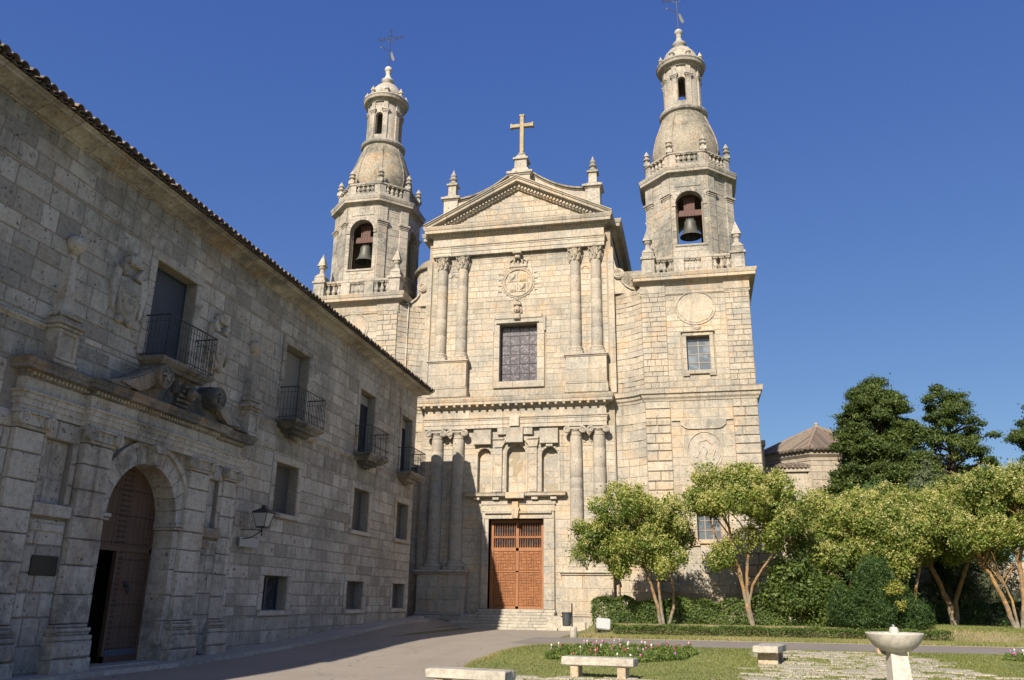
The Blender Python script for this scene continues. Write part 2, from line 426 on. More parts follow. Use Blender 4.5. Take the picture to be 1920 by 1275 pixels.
# moulding swept along a horizontal path; outward is to the right of the travel direction
def mould(mb, path, prof, closed=False, seg=1.1, gap=.012, z=0., rng=random):
    n = len(path); E = n if closed else n-1
    nor = []
    for i in range(E):
        a = path[i]; b = path[(i+1) % n]; d = Vector((b[0]-a[0], b[1]-a[1])).normalized()
        nor.append(Vector((d.y, -d.x)))
    def mit(i):
        if closed: n1, n2 = nor[(i-1) % n], nor[i % n]
        else: n1, n2 = nor[max(i-1, 0)], nor[min(i, E-1)]
        k = 1+n1.dot(n2)
        return (n1+n2)/k if k > .05 else n1
    for i in range(E):
        a = Vector(path[i]); b = Vector(path[(i+1) % n]); L = (b-a).length
        k = max(1, int(round(L/seg)))
        cuts = [0]+[(j+rng.uniform(-.2, .2))/k for j in range(1, k)]+[1]
        for j in range(k):
            t0, t1 = cuts[j], cuts[j+1]
            m0 = mit(i) if j == 0 else nor[i]
            m1 = mit(i+1) if j == k-1 else nor[i]
            g0 = 0 if j == 0 else gap/2/L; g1 = 0 if j == k-1 else gap/2/L
            p0 = a+(b-a)*(t0+g0); p1 = a+(b-a)*(t1-g1)
            jz = rng.uniform(-.004, .004)
            mb.prism(prof, lambda q: (p0.x+m0.x*q[0], p0.y+m0.y*q[0], z+q[1]+jz), lambda q: (p1.x+m1.x*q[0], p1.y+m1.y*q[0], z+q[1]+jz), rng.random())

def cornice_prof(h, out, back=-.08):
    # classical: bed mould, soffit, corona, cyma
    return [(back, 0), (.04*out, 0), (.08*out, .16*h), (.22*out, .24*h), (.30*out, .36*h), (.80*out, .40*h), (.82*out, .64*h), (.88*out, .68*h), (.98*out, .90*h), (out, .93*h), (out, h), (back, h*1.04)]

# ------------------------------------------------------------------ masonry
CAM = np.array([0, 0, 1.7])
class Stones:
    def __init__(s): s.l = []
    def masonry(s, P, u0, u1, v0, v1, ch=.36, ln=(.4, .95), gap=.02, pr=(.02, .035), holes=(), seed=0, base=0., bev=.014, jit=.006, tone=(0, 1), sunk=.01):
        R = random.Random(seed)
        bs = {v0, v1}
        for h in holes:
            for z in (h[2], h[3]):
                if v0+.08 < z < v1-.08: bs.add(z)
        bs = sorted(bs); cs = [v0]
        for a, b in zip(bs, bs[1:]):
            k = max(1, int(round((b-a)/ch)))
            ws = [R.uniform(.76, 1.24) for _ in range(k)]; t = sum(ws); z = a
            for w in ws[:-1]: z += w/t*(b-a); cs.append(z)
            cs.append(b)
        for a, b in zip(cs, cs[1:]):
            spans = [(u0, u1)]
            for h in holes:
                if h[2] < b-.03 and h[3] > a+.03:
                    ns = []
                    for p, q in spans:
                        if h[0] >= q or h[1] <= p: ns.append((p, q)); continue
                        if h[0]-p > .04: ns.append((p, h[0]))
                        if q-h[1] > .04: ns.append((h[1], q))
                    spans = ns
            for p, q in spans:
                u = p; first = True
                while u < q-1e-4:
                    w = R.uniform(*ln)*(.6 if (first and R.random() < .5) else 1); first = False
                    if q-u-w < ln[0]*.6: w = q-u
                    e = u+w
                    s.stone(P, u, e, a, b, gap, R.uniform(*pr)+base, R, bev, jit, tone, base-sunk)
                    u = e
    def stone(s, P, u, e, a, b, gap, d, R, bev, jit, tone, low):
        g = gap/2
        j = lambda: R.uniform(-jit, jit)
        o = [(u+g, a+g), (e-g, a+g), (e-g, b-g), (u+g, b-g)]
        o = [(x+j(), y+j()) for x, y in o]
        cu, cv = (u+e)/2, (a+b)/2
        vs_ = [P(x, y, low) for x, y in o]
        vs_ += [P(x+bev*(1 if x < cu else -1)*.35, y+bev*(1 if y < cv else -1)*.35, d-bev*.8) for x, y in o]
        vs_ += [P(x+bev*(1 if x < cu else -1), y+bev*(1 if y < cv else -1), d+R.uniform(-.003, .003)) for x, y in o]
        fs = [(8, 9, 10, 11)]+[(i, (i+1) % 4, 4+(i+1) % 4, 4+i) for i in range(4)]+[(4+i, 4+(i+1) % 4, 8+(i+1) % 4, 8+i) for i in range(4)]
        c = np.mean(np.array(vs_), axis=0); D = np.linalg.norm(c-CAM)
        n = np.cross(np.array(vs_[1])-np.array(vs_[0]), np.array(vs_[3])-np.array(vs_[0]))
        # how large it shows; outside the frame counts nothing
        d3 = Vector(c-CAM); zz = d3.dot(fw); vis = 0
        if zz > .5:
            px = 960+F*d3.dot(r2)/zz; py = 637-F*d3.dot(u2)/zz
            if 0 < px < 1920 and 0 < py < 1275: vis = 1
        sc = abs(np.dot(n, c-CAM))/D**3*vis
        s.l.append((sc, vs_, fs, R.uniform(*tone)))
    def finish(s, parent, mat, top=295, name='stone'):
        L = sorted(s.l, key=lambda q: -q[0])
        for sc, vs_, fs, t in L[:top]:
            m = MB(); m.add(vs_, fs, t)
            build(m, name, mat, parent)
        m = MB()
        for sc, vs_, fs, t in L[top:]: m.add(vs_, fs, t)
        if m.v: build(m, name+'work', mat, parent, kind='stuff')

def core(mb, P, u0, u1, v0, v1, holes, thick, du=99., d0=0., tone=.5):
    vsx = sorted({v0, v1}|{z for h in holes for z in (h[2], h[3]) if v0 < z < v1})
    for a, b in zip(vsx, vsx[1:]):
        spans = [(u0, u1)]
        for h in holes:
            if h[2] < b-1e-4 and h[3] > a+1e-4:
                ns = []
                for p, q in spans:
                    if h[0] >= q or h[1] <= p: ns.append((p, q)); continue
                    if h[0] > p: ns.append((p, h[0]))
                    if h[1] < q: ns.append((h[1], q))
                spans = ns
        for p, q in spans:
            k = max(1, int(math.ceil((q-p)/du)))
            for i in range(k):
                x0, x1 = p+(q-p)*i/k, p+(q-p)*(i+1)/k
                mb.add([P(x0,a,d0),P(x1,a,d0),P(x1,b,d0),P(x0,b,d0),P(x0,a,-thick),P(x1,a,-thick),P(x1,b,-thick),P(x0,b,-thick)],
                       [(0,1,2,3),(7,6,5,4),(0,4,5,1),(1,5,6,2),(2,6,7,3),(3,7,4,0)], tone)

def pbox(mb, P, u0, u1, v0, v1, d0, d1, tone=None, b=0.):
    a = [P(u0,v0,d0),P(u1,v0,d0),P(u1,v1,d0),P(u0,v1,d0)]
    if b <= 0:
        mb.add(a+[P(u0,v0,d1),P(u1,v0,d1),P(u1,v1,d1),P(u0,v1,d1)], [(0,1,2,3),(4,7,6,5),(0,4,5,1),(1,5,6,2),(2,6,7,3),(3,7,4,0)], tone)
    else:
        s = 1 if d1 > d0 else -1
        m = [P(u0,v0,d1-s*b),P(u1,v0,d1-s*b),P(u1,v1,d1-s*b),P(u0,v1,d1-s*b)]
        t = [P(u0+b,v0+b,d1),P(u1-b,v0+b,d1),P(u1-b,v1-b,d1),P(u0+b,v1-b,d1)]
        fs = [(0,1,2,3),(11,10,9,8)]
        for k in (0, 4): fs += [(k+i, k+4+i, k+4+(i+1) % 4, k+(i+1) % 4) for i in range(4)]
        mb.add(a+m+t, fs, tone)

def ppoly(mb, P, poly, d0, d1, tone=None, k=1.0):
    # extrude a (u, v) polygon from depth d0 to d1, front scaled by k about its centroid
    cu = sum(p[0] for p in poly)/len(poly); cv = sum(p[1] for p in poly)/len(poly)
    mb.prism(poly, lambda q: P(q[0], q[1], d0), lambda q: P(cu+(q[0]-cu)*k, cv+(q[1]-cv)*k, d1), tone)

def arch_fill(mb, P, uc, r, vs0, vtop, thick, d=0., n=10, tone=None):
    # masonry between a round arch and the rectangle u in [uc-r, uc+r], v in [vs0, vtop]
    for s in (-1, 1):
        for i in range(n):
            a0, a1 = PI/2*i/n, PI/2*(i+1)/n
            p = [(uc+s*r*math.cos(a0), vs0+r*math.sin(a0)), (uc+s*r*math.cos(a1), vs0+r*math.sin(a1)), (uc+s*r*math.cos(a1), vtop), (uc+s*r*math.cos(a0), vtop)]
            mb.prism(p, lambda q: P(q[0], q[1], d), lambda q: P(q[0], q[1], -thick), tone)
def arch_ring(mb, P, uc, v, r0, r1, d0, d1, n=9, a0=0., a1=PI, gap=.012, sub=3):
    for i in range(n):
        t0 = a0+(a1-a0)*i/n+gap/r1; t1 = a0+(a1-a0)*(i+1)/n-gap/r1
        pts = [(uc+r1*math.cos(t0+(t1-t0)*k/sub), v+r1*math.sin(t0+(t1-t0)*k/sub)) for k in range(sub+1)]
        pts += [(uc+r0*math.cos(t1+(t0-t1)*k/sub), v+r0*math.sin(t1+(t0-t1)*k/sub)) for k in range(sub+1)]
        mb.prism(pts, lambda q: P(q[0], q[1], d0), lambda q: P(q[0], q[1], d1))

def frameP(ox, oy, ux, uy):
    nx, ny = uy, -ux
    return lambda u, v, d: (ox+ux*u+nx*d, oy+uy*u+ny*d, v)

def spiral(P, uc, vc, r, turns=2.2, d=0., s=1, n=34, a0=PI/2):
    return [P(uc+s*r*(1-.8*i/n)*math.cos(a0+2*PI*turns*i/n), vc+r*(1-.8*i/n)*math.sin(a0+2*PI*turns*i/n), d) for i in range(n+1)]
def volute(mb, P, uc, vc, r, d, s=1, t=.22, a0=PI/2):
    poly = [(uc+r*math.cos(2*PI*k/16), vc+r*math.sin(2*PI*k/16)) for k in range(16)]
    ppoly(mb, P, poly, d-.12, d, k=1.0)
    mb.tube(spiral(P, uc, vc, r*.9, 2.1, d+.005, s, a0=a0), [r*t*(1-.5*i/34) for i in range(35)], 5)
# ------------------------------------------------------------------ ground
def ss(a, b, x):
    t = min(1., max(0., (x-a)/(b-a))); return t*t*(3-2*t)
def H(x, y):
    return .33*ss(19, 32, y)+.47*ss(36.5, 39.2, y)*ss(-5.6, -4.4, x)+.45*ss(27, 40, y)*ss(-11.5, -13.6, x)
def lerp_tab(tab, y):
    if y <= tab[0][0]: return tab[0][1]
    for (a, p), (b, q) in zip(tab, tab[1:]):
        if y <= b: return p+(q-p)*(y-a)/(b-a)
    return tab[-1][1]
def sheet(name, mat, y0, y1, xl, xr, dz, dy=.4, nx=24, wob=0.):
    mb = MB(); n = max(2, int((y1-y0)/dy)); rows = []
    R = random.Random(name)
    for i in range(n+1):
        y = y0+(y1-y0)*i/n
        a, b = xl(y)+R.uniform(-wob, wob), xr(y)+R.uniform(-wob, wob)
        rows.append([(a+(b-a)*k/nx, y, H(a+(b-a)*k/nx, y)+dz) for k in range(nx+1)])
    mb.loft(rows, .5, caps=False, closed=False)
    return tag(build(mb, name, mat), kind='structure')
# one terrain sheet to the horizon
mb = MB()
gx = [-3000, -900, -300, -100, -40]+[-26+i*.7 for i in range(100)]+[60, 90, 160, 400, 1000, 3000]
gy = [-600, -100, -30]+[-6+i*.7 for i in range(86)]+[58, 66, 80, 110, 180, 400, 1200, 4000]
mb.loft([[(x, y, H(x, y)) for x in gx] for y in gy], .5, caps=False, closed=False)
tag(build(mb, 'ground', 'earth'), kind='structure')
EDGE = [(8, -3.4), (15, -4.0), (17, -4.6), (18.5, -5.0), (20, -5.6), (23, -6.05), (26, -6.0), (27.5, -5.8), (28.6, -5.4), (29.3, -4.9), (29.8, -3.8)]
edge = lambda y: lerp_tab(EDGE, y)
PN, PF = 29.8, 34.5
sheet('plaza_asphalt', 'asphalt', -8, 43.3, lambda y: -14.2, lambda y: edge(y) if y < PN else (-4.9 if y < PF else -5.6), .006, .35, 26)
sheet('garden_path', 'path', PN, PF, lambda y: -6.5, lambda y: 55., .012, .4, 60)
sheet('lawn', 'lawn', 4., PN-.02, lambda y: edge(y), lambda y: 40., .010, .3, 50, .03)
sheet('verge', 'verge', PF+.1, 39.2, lambda y: -5.2+.2*math.sin(y*3), lambda y: 45., .010, .25, 60, .05)
sheet('garden_grass', 'lawn', 39.2, 56., lambda y: -1., lambda y: 45., .008, .6, 30)
sheet('sidewalk', 'sidewalk', -6., 40.4, lambda y: -14.05, lambda y: -12.95+.12*math.sin(y*.3), .10, .5, 3)
mb = MB()
for i in range(34):
    y0 = -6+i*1.37; y1 = y0+1.36
    x = lambda y: -12.95+.12*math.sin(y*.3)
    mb.add([(x(y0),y0,H(x(y0),y0)-.05),(x(y1),y1,H(x(y1),y1)-.05),(x(y1),y1,H(x(y1),y1)+.105),(x(y0),y0,H(x(y0),y0)+.105),
            (x(y0)-.14,y0,H(x(y0),y0)-.05),(x(y1)-.14,y1,H(x(y1),y1)-.05),(x(y1)-.14,y1,H(x(y1),y1)+.105),(x(y0)-.14,y0,H(x(y0),y0)+.105)],
           [(0,1,2,3),(3,2,6,7),(0,3,7,4),(1,5,6,2)])
build(mb, 'kerb', 'step', kind='structure')
mb = MB()
for i in range(50):
    x0 = -4.8+i*.98; mb.bbox(x0, x0+.97, PF-.02, PF+.12, H(x0, PF)-.1, H(x0, PF)+.018, .008)
build(mb, 'path_edging', 'bench_leg', kind='structure')

# ------------------------------------------------------------------ the long grey building
PL = frameP(-14, 0, 0, 1)
L = empty('monastery_wing', (-14, 22, 0), 'long shaded grey stone building with iron balconies and arched portal, tiled eave', 'building')
R1 = [(18.15, 20.05, 7.75, 10.5), (25.7, 27.55, 7.62, 10.43), (32.6, 34.33, 7.62, 10.5), (37.97, 39.5, 7.62, 10.5)]
R2 = [(25.8, 27.48, 4.5, 6.2), (32.6, 34.33, 4.47, 6.2), (37.87, 39.5, 4.5, 6.2)]
R3 = [(25.7, 27.4, 1.32, 2.42), (32.53, 34.26, 1.31, 2.41), (37.86, 39.5, 1.33, 2.42)]
DC = 18.85
door_h = (DC-1.4, DC+1.4, 0, 5.0)
holes = R1+R2+R3+[door_h]
mb = MB()
core(mb, PL, -8, 40.14, -.6, 12.0, holes, .5, tone=.5)
arch_fill(mb, PL, DC, 1.4, 3.6, 5.0, .5, d=-.001)
mb.box(-26, -14.5, 39.64, 40.14, -.6, 12.0, .5)
mb.box(-26, -25.5, -8, 39.64, -.6, 12.0, .5)
mb.box(-25.5, -14.5, -8, -7.5, -.6, 12.0, .5)
mb.box(-25.5, -14.5, -7.5, 39.64, 11.6, 11.98, .5)
mb.box(-25.5, -14.5, 24.5, 24.8, -.6, 11.6, .5)
wall = build(mb, 'wall', 'left_mortar', L)
ST = Stones()
FW = .27
mh = [(a-FW, b+FW, c-(.18 if c > 3 or True else 0), d+FW) for a, b, c, d in R1+R2+R3]
mh[0] = (18.15-FW, 20.05+FW, 7.6, 10.5+FW)
portal = (13.95, 23.5, -.6, 6.55)
ST.masonry(PL, 5, 40.14, -.5, 12.0, ch=.43, ln=(.34, 1.05), gap=.011, pr=(.010, .028), holes=mh+[portal], seed=5, bev=.02, jit=.009)
# jamb and lintel blocks round each window
def surround(h, kind):
    a, b, c, d = h
    mb = MB(); w = FW
    z = c-.02; n = max(2, int(round((d-c)/.75)))
    for (p, q) in ((a-w, a-.003), (b+.003, b+w)):
        for i in range(n):
            z0 = c+(d-c)*i/n; z1 = c+(d-c)*(i+1)/n
            pbox(mb, PL, p, q, z0+.006, z1-.006, -.42, .055, b=.015)
    k = 2 if b-a > 1.2 else 1
    cuts = [a-w, (a+b)/2+random.uniform(-.2, .2), b+w]
    for p, q in zip(cuts, cuts[1:]): pbox(mb, PL, p+.004, q-.004, d+.004, d+w, -.42, .06, b=.015)
    o = build(mb, 'window', 'left_trim', L)
    ms = MB()
    if kind != 1:
        pbox(ms, PL, a-w*.7, b+w*.7, c-.17, c-.004, -.4, .12, b=.02)
        build(ms, 'sill', 'left_trim', o)
    return o
def infill(o, h, mode):
    a, b, c, d = h
    m = MB(); w = .06
    fm = 'frame_blue' if mode in ('glass', 'blue') else 'shutter'  # dark frame; its colour also carries the shade of the reveal
    for p, q, r_, s_ in ((a, a+w, c, d), (b-w, b, c, d), (a+w, b-w, c, c+w), (a+w, b-w, d-w, d)):
        pbox(m, PL, p, q, r_, s_, -.40, -.33)
    if mode == 'glass': pbox(m, PL, (a+b)/2-.035, (a+b)/2+.035, c+w, d-w, -.39, -.335)
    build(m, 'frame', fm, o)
    if mode == 'glass':
        top = d-w
        if d-c > 2:
            m = MB(); pbox(m, PL, a+w, b-w, d-.45, d-w, -.38, -.3); build(m, 'shutter_box', 'shutter_tan', o); top = d-.46
        for p, q in ((a+w, (a+b)/2-.035), ((a+b)/2+.035, b-w)):
            m = MB(); pbox(m, PL, p, q, c+w, top, -.38, -.365); build(m, 'pane', 'glass', o)
    else:
        mt = {'tan': 'shutter_tan', 'dark': 'shutter', 'blue': 'shutter_blue'}[mode]
        m = MB(); z = c+w+.0
        while z < d-w-.01:
            z1 = min(z+.055, d-w); m.prism([(-.37, z), (-.345, z+.01), (-.345, z1-.012), (-.37, z1-.004)], lambda q: PL(a+w, q[1], q[0]), lambda q: PL(b-w, q[1], q[0]), random.uniform(.3, .7)); z = z1
        build(m, 'shutter', mt, o)
for i, h in enumerate(R1): infill(surround(h, 1), h, ['blue', 'tan', 'glass', 'glass'][i])
for i, h in enumerate(R2): infill(surround(h, 2), h, 'dark')
for i, h in enumerate(R3): infill(surround(h, 3), h, ['glass', 'dark', 'dark'][i])
# balconies
def balcony(a, b, zt, zr, out=.8, big=False):
    m = MB()
    path = [(-14, a), (-14+out, a), (-14+out, b), (-14, b)]
    mould(m, [(-14.0, a+.1), (-14+out-.1, a+.1), (-14+out-.1, b-.1), (-14.0, b-.1)], [(-.6, -.02), (.0, -.02), (.05, .03), (.08, .05), (.10, .10), (.10, .15), (-.6, .15)], seg=3, gap=0, z=zt-.15)
    m.box(-14.1, -14+out-.12, a+.12, b-.12, zt-.145, zt-.01)
    # corbelled underside
    for k, (o1, zz, dz) in enumerate(((.62, .27, .12), (.42, .40, .13), (.22, .52, .12))):
        s = .22+.28*k
        m.frus((-14.1+o1/2, (a+b)/2), (o1+.2)/2, (b-a)/2-s, zt-zz, zt-zz+dz, 1.12)
    o = build(m, 'balcony', 'left_grime', L)
    r = MB(); x1 = -14+out-.04
    pts = [(-14, a+.05), (x1, a+.05), (x1, b-.05), (-14, b-.05)]
    r.tube([(p[0], p[1], zr) for p in pts], .022, 6)
    r.tube([(p[0], p[1], zt+.08) for p in pts], .014, 5)
    r.tube([(p[0], p[1], zr-.18) for p in pts], .008, 5)
    build(r, 'handrail', 'iron', o)
    for p, q in zip(pts, pts[1:]):
        Ln = math.dist(p, q); n = max(2, int(Ln/.125))
        for i in range(1 if p[0] == -14 else 0, n+(1 if q[0] != -14 else 0)):
            if q == pts[2] and i == n: continue
            x, y = p[0]+(q[0]-p[0])*i/n, p[1]+(q[1]-p[1])*i/n
            bar = bpy.data.objects.new('bar', BAR); COL.objects.link(bar); bar.location = (x, y, zt); bar.scale = (1, 1, (zr-zt)); adopt(bar, o)
b_ = MB(); b_.tube([(0, 0, 0), (0, 0, .25), (0, 0, .3), (0, 0, .35), (0, 0, .62), (0, 0, .66), (0, 0, .70), (0, 0, 1)], [.0085, .0085, .019, .0085, .0085, .017, .0085, .0085], 6); BAR = b_.mesh('bar'); BAR.materials.append(MAT['iron'])
balcony(17.95, 20.32, 7.68, 8.82)
balcony(25.42, 27.72, 7.62, 8.75); balcony(32.2, 34.45, 7.62, 8.78); balcony(37.5, 39.7, 7.62, 8.78)
mb = MB(); mb.bbox(-13.75, -13.4, 39.0, 39.45, 7.68, 8.05, .03); tag(build(mb, 'box', 'bin'), 'dark box standing on the balcony floor of the farthest iron balcony', 'box')
# string course, cornice
sp = [(-.1, 0), (.03, 0), (.05, .03), (.09, .06), (.10, .12), (.03, .16), (-.1, .16)]
for a, b in ((5, 14.7), (23.9, 25.4), (27.72, 32.2), (34.45, 37.5), (39.7, 40.14)):
    mb = MB(); mould(mb, [(-14, a), (-14, b)], sp, seg=.9, z=7.34); build(mb, 'string_course', 'left_trim', L)
mb = MB()
cp = [(-.3, 0), (.05, 0), (.07, .05), (.13, .07), (.16, .12), (.24, .21), (.37, .29), (.48, .32), (.52, .33), (.53, .42), (.60, .46), (.62, .50), (-.3, .52)]
cp = [(a, b*.56) for a, b in cp]
mould(mb, [(-14, -8), (-14, 40.14), (-26, 40.14)], cp, seg=1.0, gap=.016, z=11.96)
build(mb, 'eave_cornice', 'left_trim', L)
# roof
EX, EZ, RX, RZ = -13.27, 12.30, -20.0, 14.95
sl = (RZ-EZ)/(EX-RX); TY = .27
mb = MB(); rows = []
NR = int((40.7+8)/TY)
ys = []
for i in range(NR*4+1):
    y = -8+i*TY/4; ys.append(y)
for x in (EX-.1, EX-1.5, EX-3, EX-4.5, RX):
    row = []
    for i, y in enumerate(ys):
        yl = 40.75-(EX-x)  # hip
        yy = min(y, yl)
        row.append((x, yy, EZ-.05+(EX-x)*sl+.05*math.cos(2*PI*i/4)))
    rows.append(row)
mb.loft(rows, .4, caps=False, closed=False)
mb.add([(EX, 40.78, EZ), (-26.8, 40.78, EZ), (RX, 40.78-6.8, RZ)], [(0, 1, 2)], .5)
mb.add([(RX, -8, RZ), (RX, 40.78-6.8, RZ), (-26.8, 40.78, EZ), (-26.8, -8, EZ)], [(0, 1, 2, 3)], .5)
mb.add([(EX, -8, EZ), (RX, -8, RZ), (-26.8, -8, EZ)], [(0, 1, 2)], .5)
build(mb, 'roof', 'tile', L)
tiles = []
for v in range(4):
    t = MB(); rr = random.Random(v); r0 = .115
    ring0 = [(.06, r0*math.cos(a), r0*1.0*math.sin(a)) for a in [PI*k/8 for k in range(9)]]+[(.06, (r0-.02)*math.cos(a), (r0-.02)*math.sin(a)) for a in [PI*k/8 for k in range(8, -1, -1)]]
    ring1 = [(-.55, p[1]*.85, p[2]*.85+.55*sl) for p in ring0]
    t.loft([ring0, ring1], .1+.28*v)
    me = t.mesh('roof_tile'); me.materials.append(MAT['tile']); tiles.append(me)
for i in range(int((40.7-5.)/TY)):
    o = bpy.data.objects.new('roof_tile', random.choice(tiles)); COL.objects.link(o)
    o.location = (EX+random.uniform(-.015, .03), 5+i*TY+.1+random.uniform(-.015, .015), EZ-.02+random.uniform(-.012, .012))
    o.rotation_euler = (0, 0, random.uniform(-.05, .05)); adopt(o, L)
mb = MB()
for i in range(int((40.7-5.)/TY)):   # trough tiles between
    y = 5+i*TY+.1+TY/2
    a = [(EX-.02, y+.1*math.cos(t), EZ-.01-.07*math.sin(t)) for t in [PI*k/5 for k in range(6)]]+[(EX-.02, y+.085*math.cos(t), EZ+.005-.07*math.sin(t)) for t in [PI*k/5 for k in range(5, -1, -1)]]
    mb.loft([a, [(p[0]-.5, p[1], p[2]+.5*sl) for p in a]])
build(mb, 'trough_tiles', 'tile', L)

# portal
PT = empty('x', (0, 0, 0)); bpy.data.objects.remove(PT)
def pilaster(a, b, d, mat='left_trim'):
    m = MB(); c = (a+b)/2
    pbox(m, PL, a-.14, b+.14, -.4, .38, 0, d+.16, b=.03); pbox(m, PL, a-.13, b+.13, .39, .74, 0, d+.15, b=.05)
    for z, e, hh in ((.745, .12, .11), (.86, .07, .06), (.925, .09, .09), (1.02, .03, .07)): pbox(m, PL, a-e, b+e, z, z+hh, 0, d+e, b=.03)
    z = 1.1; zs = [1.1, 1.72, 2.35, 2.93, 3.42, 4.02, 4.6, 5.08]
    for z0, z1 in zip(zs, zs[1:]): pbox(m, PL, a+random.uniform(-.012, .012), b+random.uniform(-.012, .012), z0+.008, z1-.008, 0, d+random.uniform(-.012, .012), b=.022)
    o = build(m, 'pilaster', mat, L)
    m = MB()
    pbox(m, PL, a-.02, b+.02, 5.09, 5.17, 0, d+.03, b=.02)
    pbox(m, PL, a-.10, b+.10, 5.39, 5.45, 0, d+.12, b=.015)
    ppoly(m, PL, [(a, 5.17), (b, 5.17), (b+.05, 5.39), (a-.05, 5.39)], 0, d+.05)
    for s, u in ((-1, a-.0), (1, b+.0)): volute(m, PL, u, 5.28, .155, d+.13, s)
    build(m, 'capital', mat, o)
for a, b, d in ((14.35, 15.15, .2), (16.28, 17.22, .34), (20.48, 21.42, .34), (22.42, 23.15, .2)): pilaster(a, b, d)
# bays between the pilasters
for (a, b) in ((15.15, 16.28), (21.42, 22.42)):
    nh = (a+.12, b-.18, 3.62, 5.02)
    mb = MB(); core(mb, PL, a, b, -.4, 5.45, [nh], 0, d0=.0)
    core(mb, lambda u, v, d: PL(u, v, d+.13), a, b, -.4, 5.45, [nh], .13)
    build(mb, 'bay', 'left_mortar', L)
    ST.masonry(PL, a+.01, b-.01, -.4, 5.45, ch=.55, ln=(.4, .8), gap=.02, pr=(.03, .05), holes=[nh, (a, b, 3.3, 3.62)], base=.13, seed=int(a*10), bev=.02)
    ST.masonry(PL, nh[0], nh[1], 3.62, 5.02, ch=.6, ln=(.4, .6), gap=.02, pr=(.0, .01), base=.0, seed=int(b*10))
    mb = MB(); pbox(mb, PL, a+.01, (a+b)/2, 3.34, 3.61, .1, .27, b=.02); pbox(mb, PL, (a+b)/2+.01, b-.01, 3.34, 3.61, .1, .27, b=.02); build(mb, 'niche_sill', 'left_trim', L)
    mb = MB(); pbox(mb, PL, a+.05, b-.1, 3.02, 3.2, .13, .2, b=.02); build(mb, 'panel_band', 'left_trim', L)
mb = MB(); pbox(mb, PL, 15.42, 16.18, 2.1, 2.52, .15, .2, b=.01); tag(build(mb, 'wall_plaque', 'plaque'), 'small dark square plaque on the stone bay left of the arched door', 'plaque')
for a, b in ((13.95, 14.35), (23.22, 23.5)): ST.masonry(PL, a, b, -.4, 5.45, ch=.5, ln=(.3, .6), pr=(.02, .04), base=.02, seed=int(a*7), bev=.02)
mb = MB()
for a, b in ((17.22, 17.456), (20.244, 20.48)):
    mb = MB()
    for z0, z1 in zip([-.2, .5, 1.1, 1.75, 2.4, 2.95], [.5, 1.1, 1.75, 2.4, 2.95, 3.42]): pbox(mb, PL, a, b, z0+.006, z1-.006, -.49, .2+random.uniform(-.01, .01), b=.02)
    build(mb, 'door_jamb', 'left_trim', L)
mb = MB()
for a, b, s in ((17.12, 17.52, 1), (20.18, 20.58, -1)):
    mb = MB()
    pbox(mb, PL, a, b, 3.43, 3.5, -.49, .27, b=.015); pbox(mb, PL, a-.02, b+.02, 3.505, 3.6, -.49, .31, b=.02)
    build(mb, 'impost', 'left_trim', L)
mb = MB(); arch_ring(mb, PL, DC, 3.6, 1.39, 1.84, -.49, .2, n=13); build(mb, 'archivolt', 'left_trim', L)
mb = MB(); arch_ring(mb, PL, DC, 3.6, 1.845, 1.97, 0, .27, n=9, a0=.12, a1=PI-.12); build(mb, 'hood_mould', 'left_trim', L)
mb = MB()
for s in (-1, 1):
    for i in range(8):
        a0, a1 = PI/2*i/8, PI/2*(i+1)/8
        p = [(DC+s*1.9*math.cos(a0), 3.6+1.9*math.sin(a0)), (DC+s*1.9*math.cos(a1), 3.6+1.9*math.sin(a1)), (DC+s*1.9*math.cos(a1), 5.5), (DC+s*1.9*math.cos(a0), 5.5)]
        mb.prism(p, lambda q: PL(q[0], q[1], .001), lambda q: PL(q[0], q[1], .14))
build(mb, 'spandrel', 'left', L)
mb = MB(); ppoly(mb, PL, [(DC-.14, 4.95), (DC+.14, 4.95), (DC+.24, 5.44), (DC-.24, 5.44)], -.3, .42); ppoly(mb, PL, [(DC-.2, 5.25), (DC+.2, 5.25), (DC+.27, 5.44), (DC-.27, 5.44)], 0, .5); build(mb, 'keystone', 'left_trim', L)
# entablature with its centre brought forward
def epath(e): return [(-14.05, 14.3-e), (-13.8+e, 14.3-e), (-13.8+e, 16.15-e), (-13.63+e, 16.15-e), (-13.63+e, 21.45+e), (-13.8+e, 21.45+e), (-13.8+e, 23.2+e), (-14.05, 23.2+e)]
mb = MB(); mould(mb, epath(0), [(-.3, 0), (.0, 0), (.0, .12), (.03, .125), (.03, .26), (.06, .265), (.06, .36), (.10, .38), (.11, .42), (-.3, .42)], seg=1.2, z=5.455); build(mb, 'architrave', 'left_trim', L)
mb = MB(); mould(mb, epath(0), [(-.3, 0), (.0, 0), (.0, .3), (-.3, .3)], seg=1.0, z=5.878); build(mb, 'frieze', 'left_trim', L)
mb = MB(); mould(mb, epath(0), cornice_prof(.34, .31, -.2), seg=1.3, z=6.18); build(mb, 'portal_cornice', 'left_grime', L)
mb = MB()
y = 14.4
while y < 23.1:
    x = -13.81 if not 16.15 < y < 21.4 else -13.64
    mb.box(x, x+.11, y, y+.06, 6.22, 6.29); y += .12
build(mb, 'dentils', 'left_trim', L, kind='stuff')
mb = MB(); mb.box(-14.1, -13.86, 14.36, 23.15, 5.46, 6.5); build(mb, 'entablature_core', 'left_mortar', L)
mb = MB()
pbox(mb, PL, 14.15, 23.35, 6.53, 6.60, 0, .42, b=.02)
build(mb, 'ledge', 'left_grime', L)
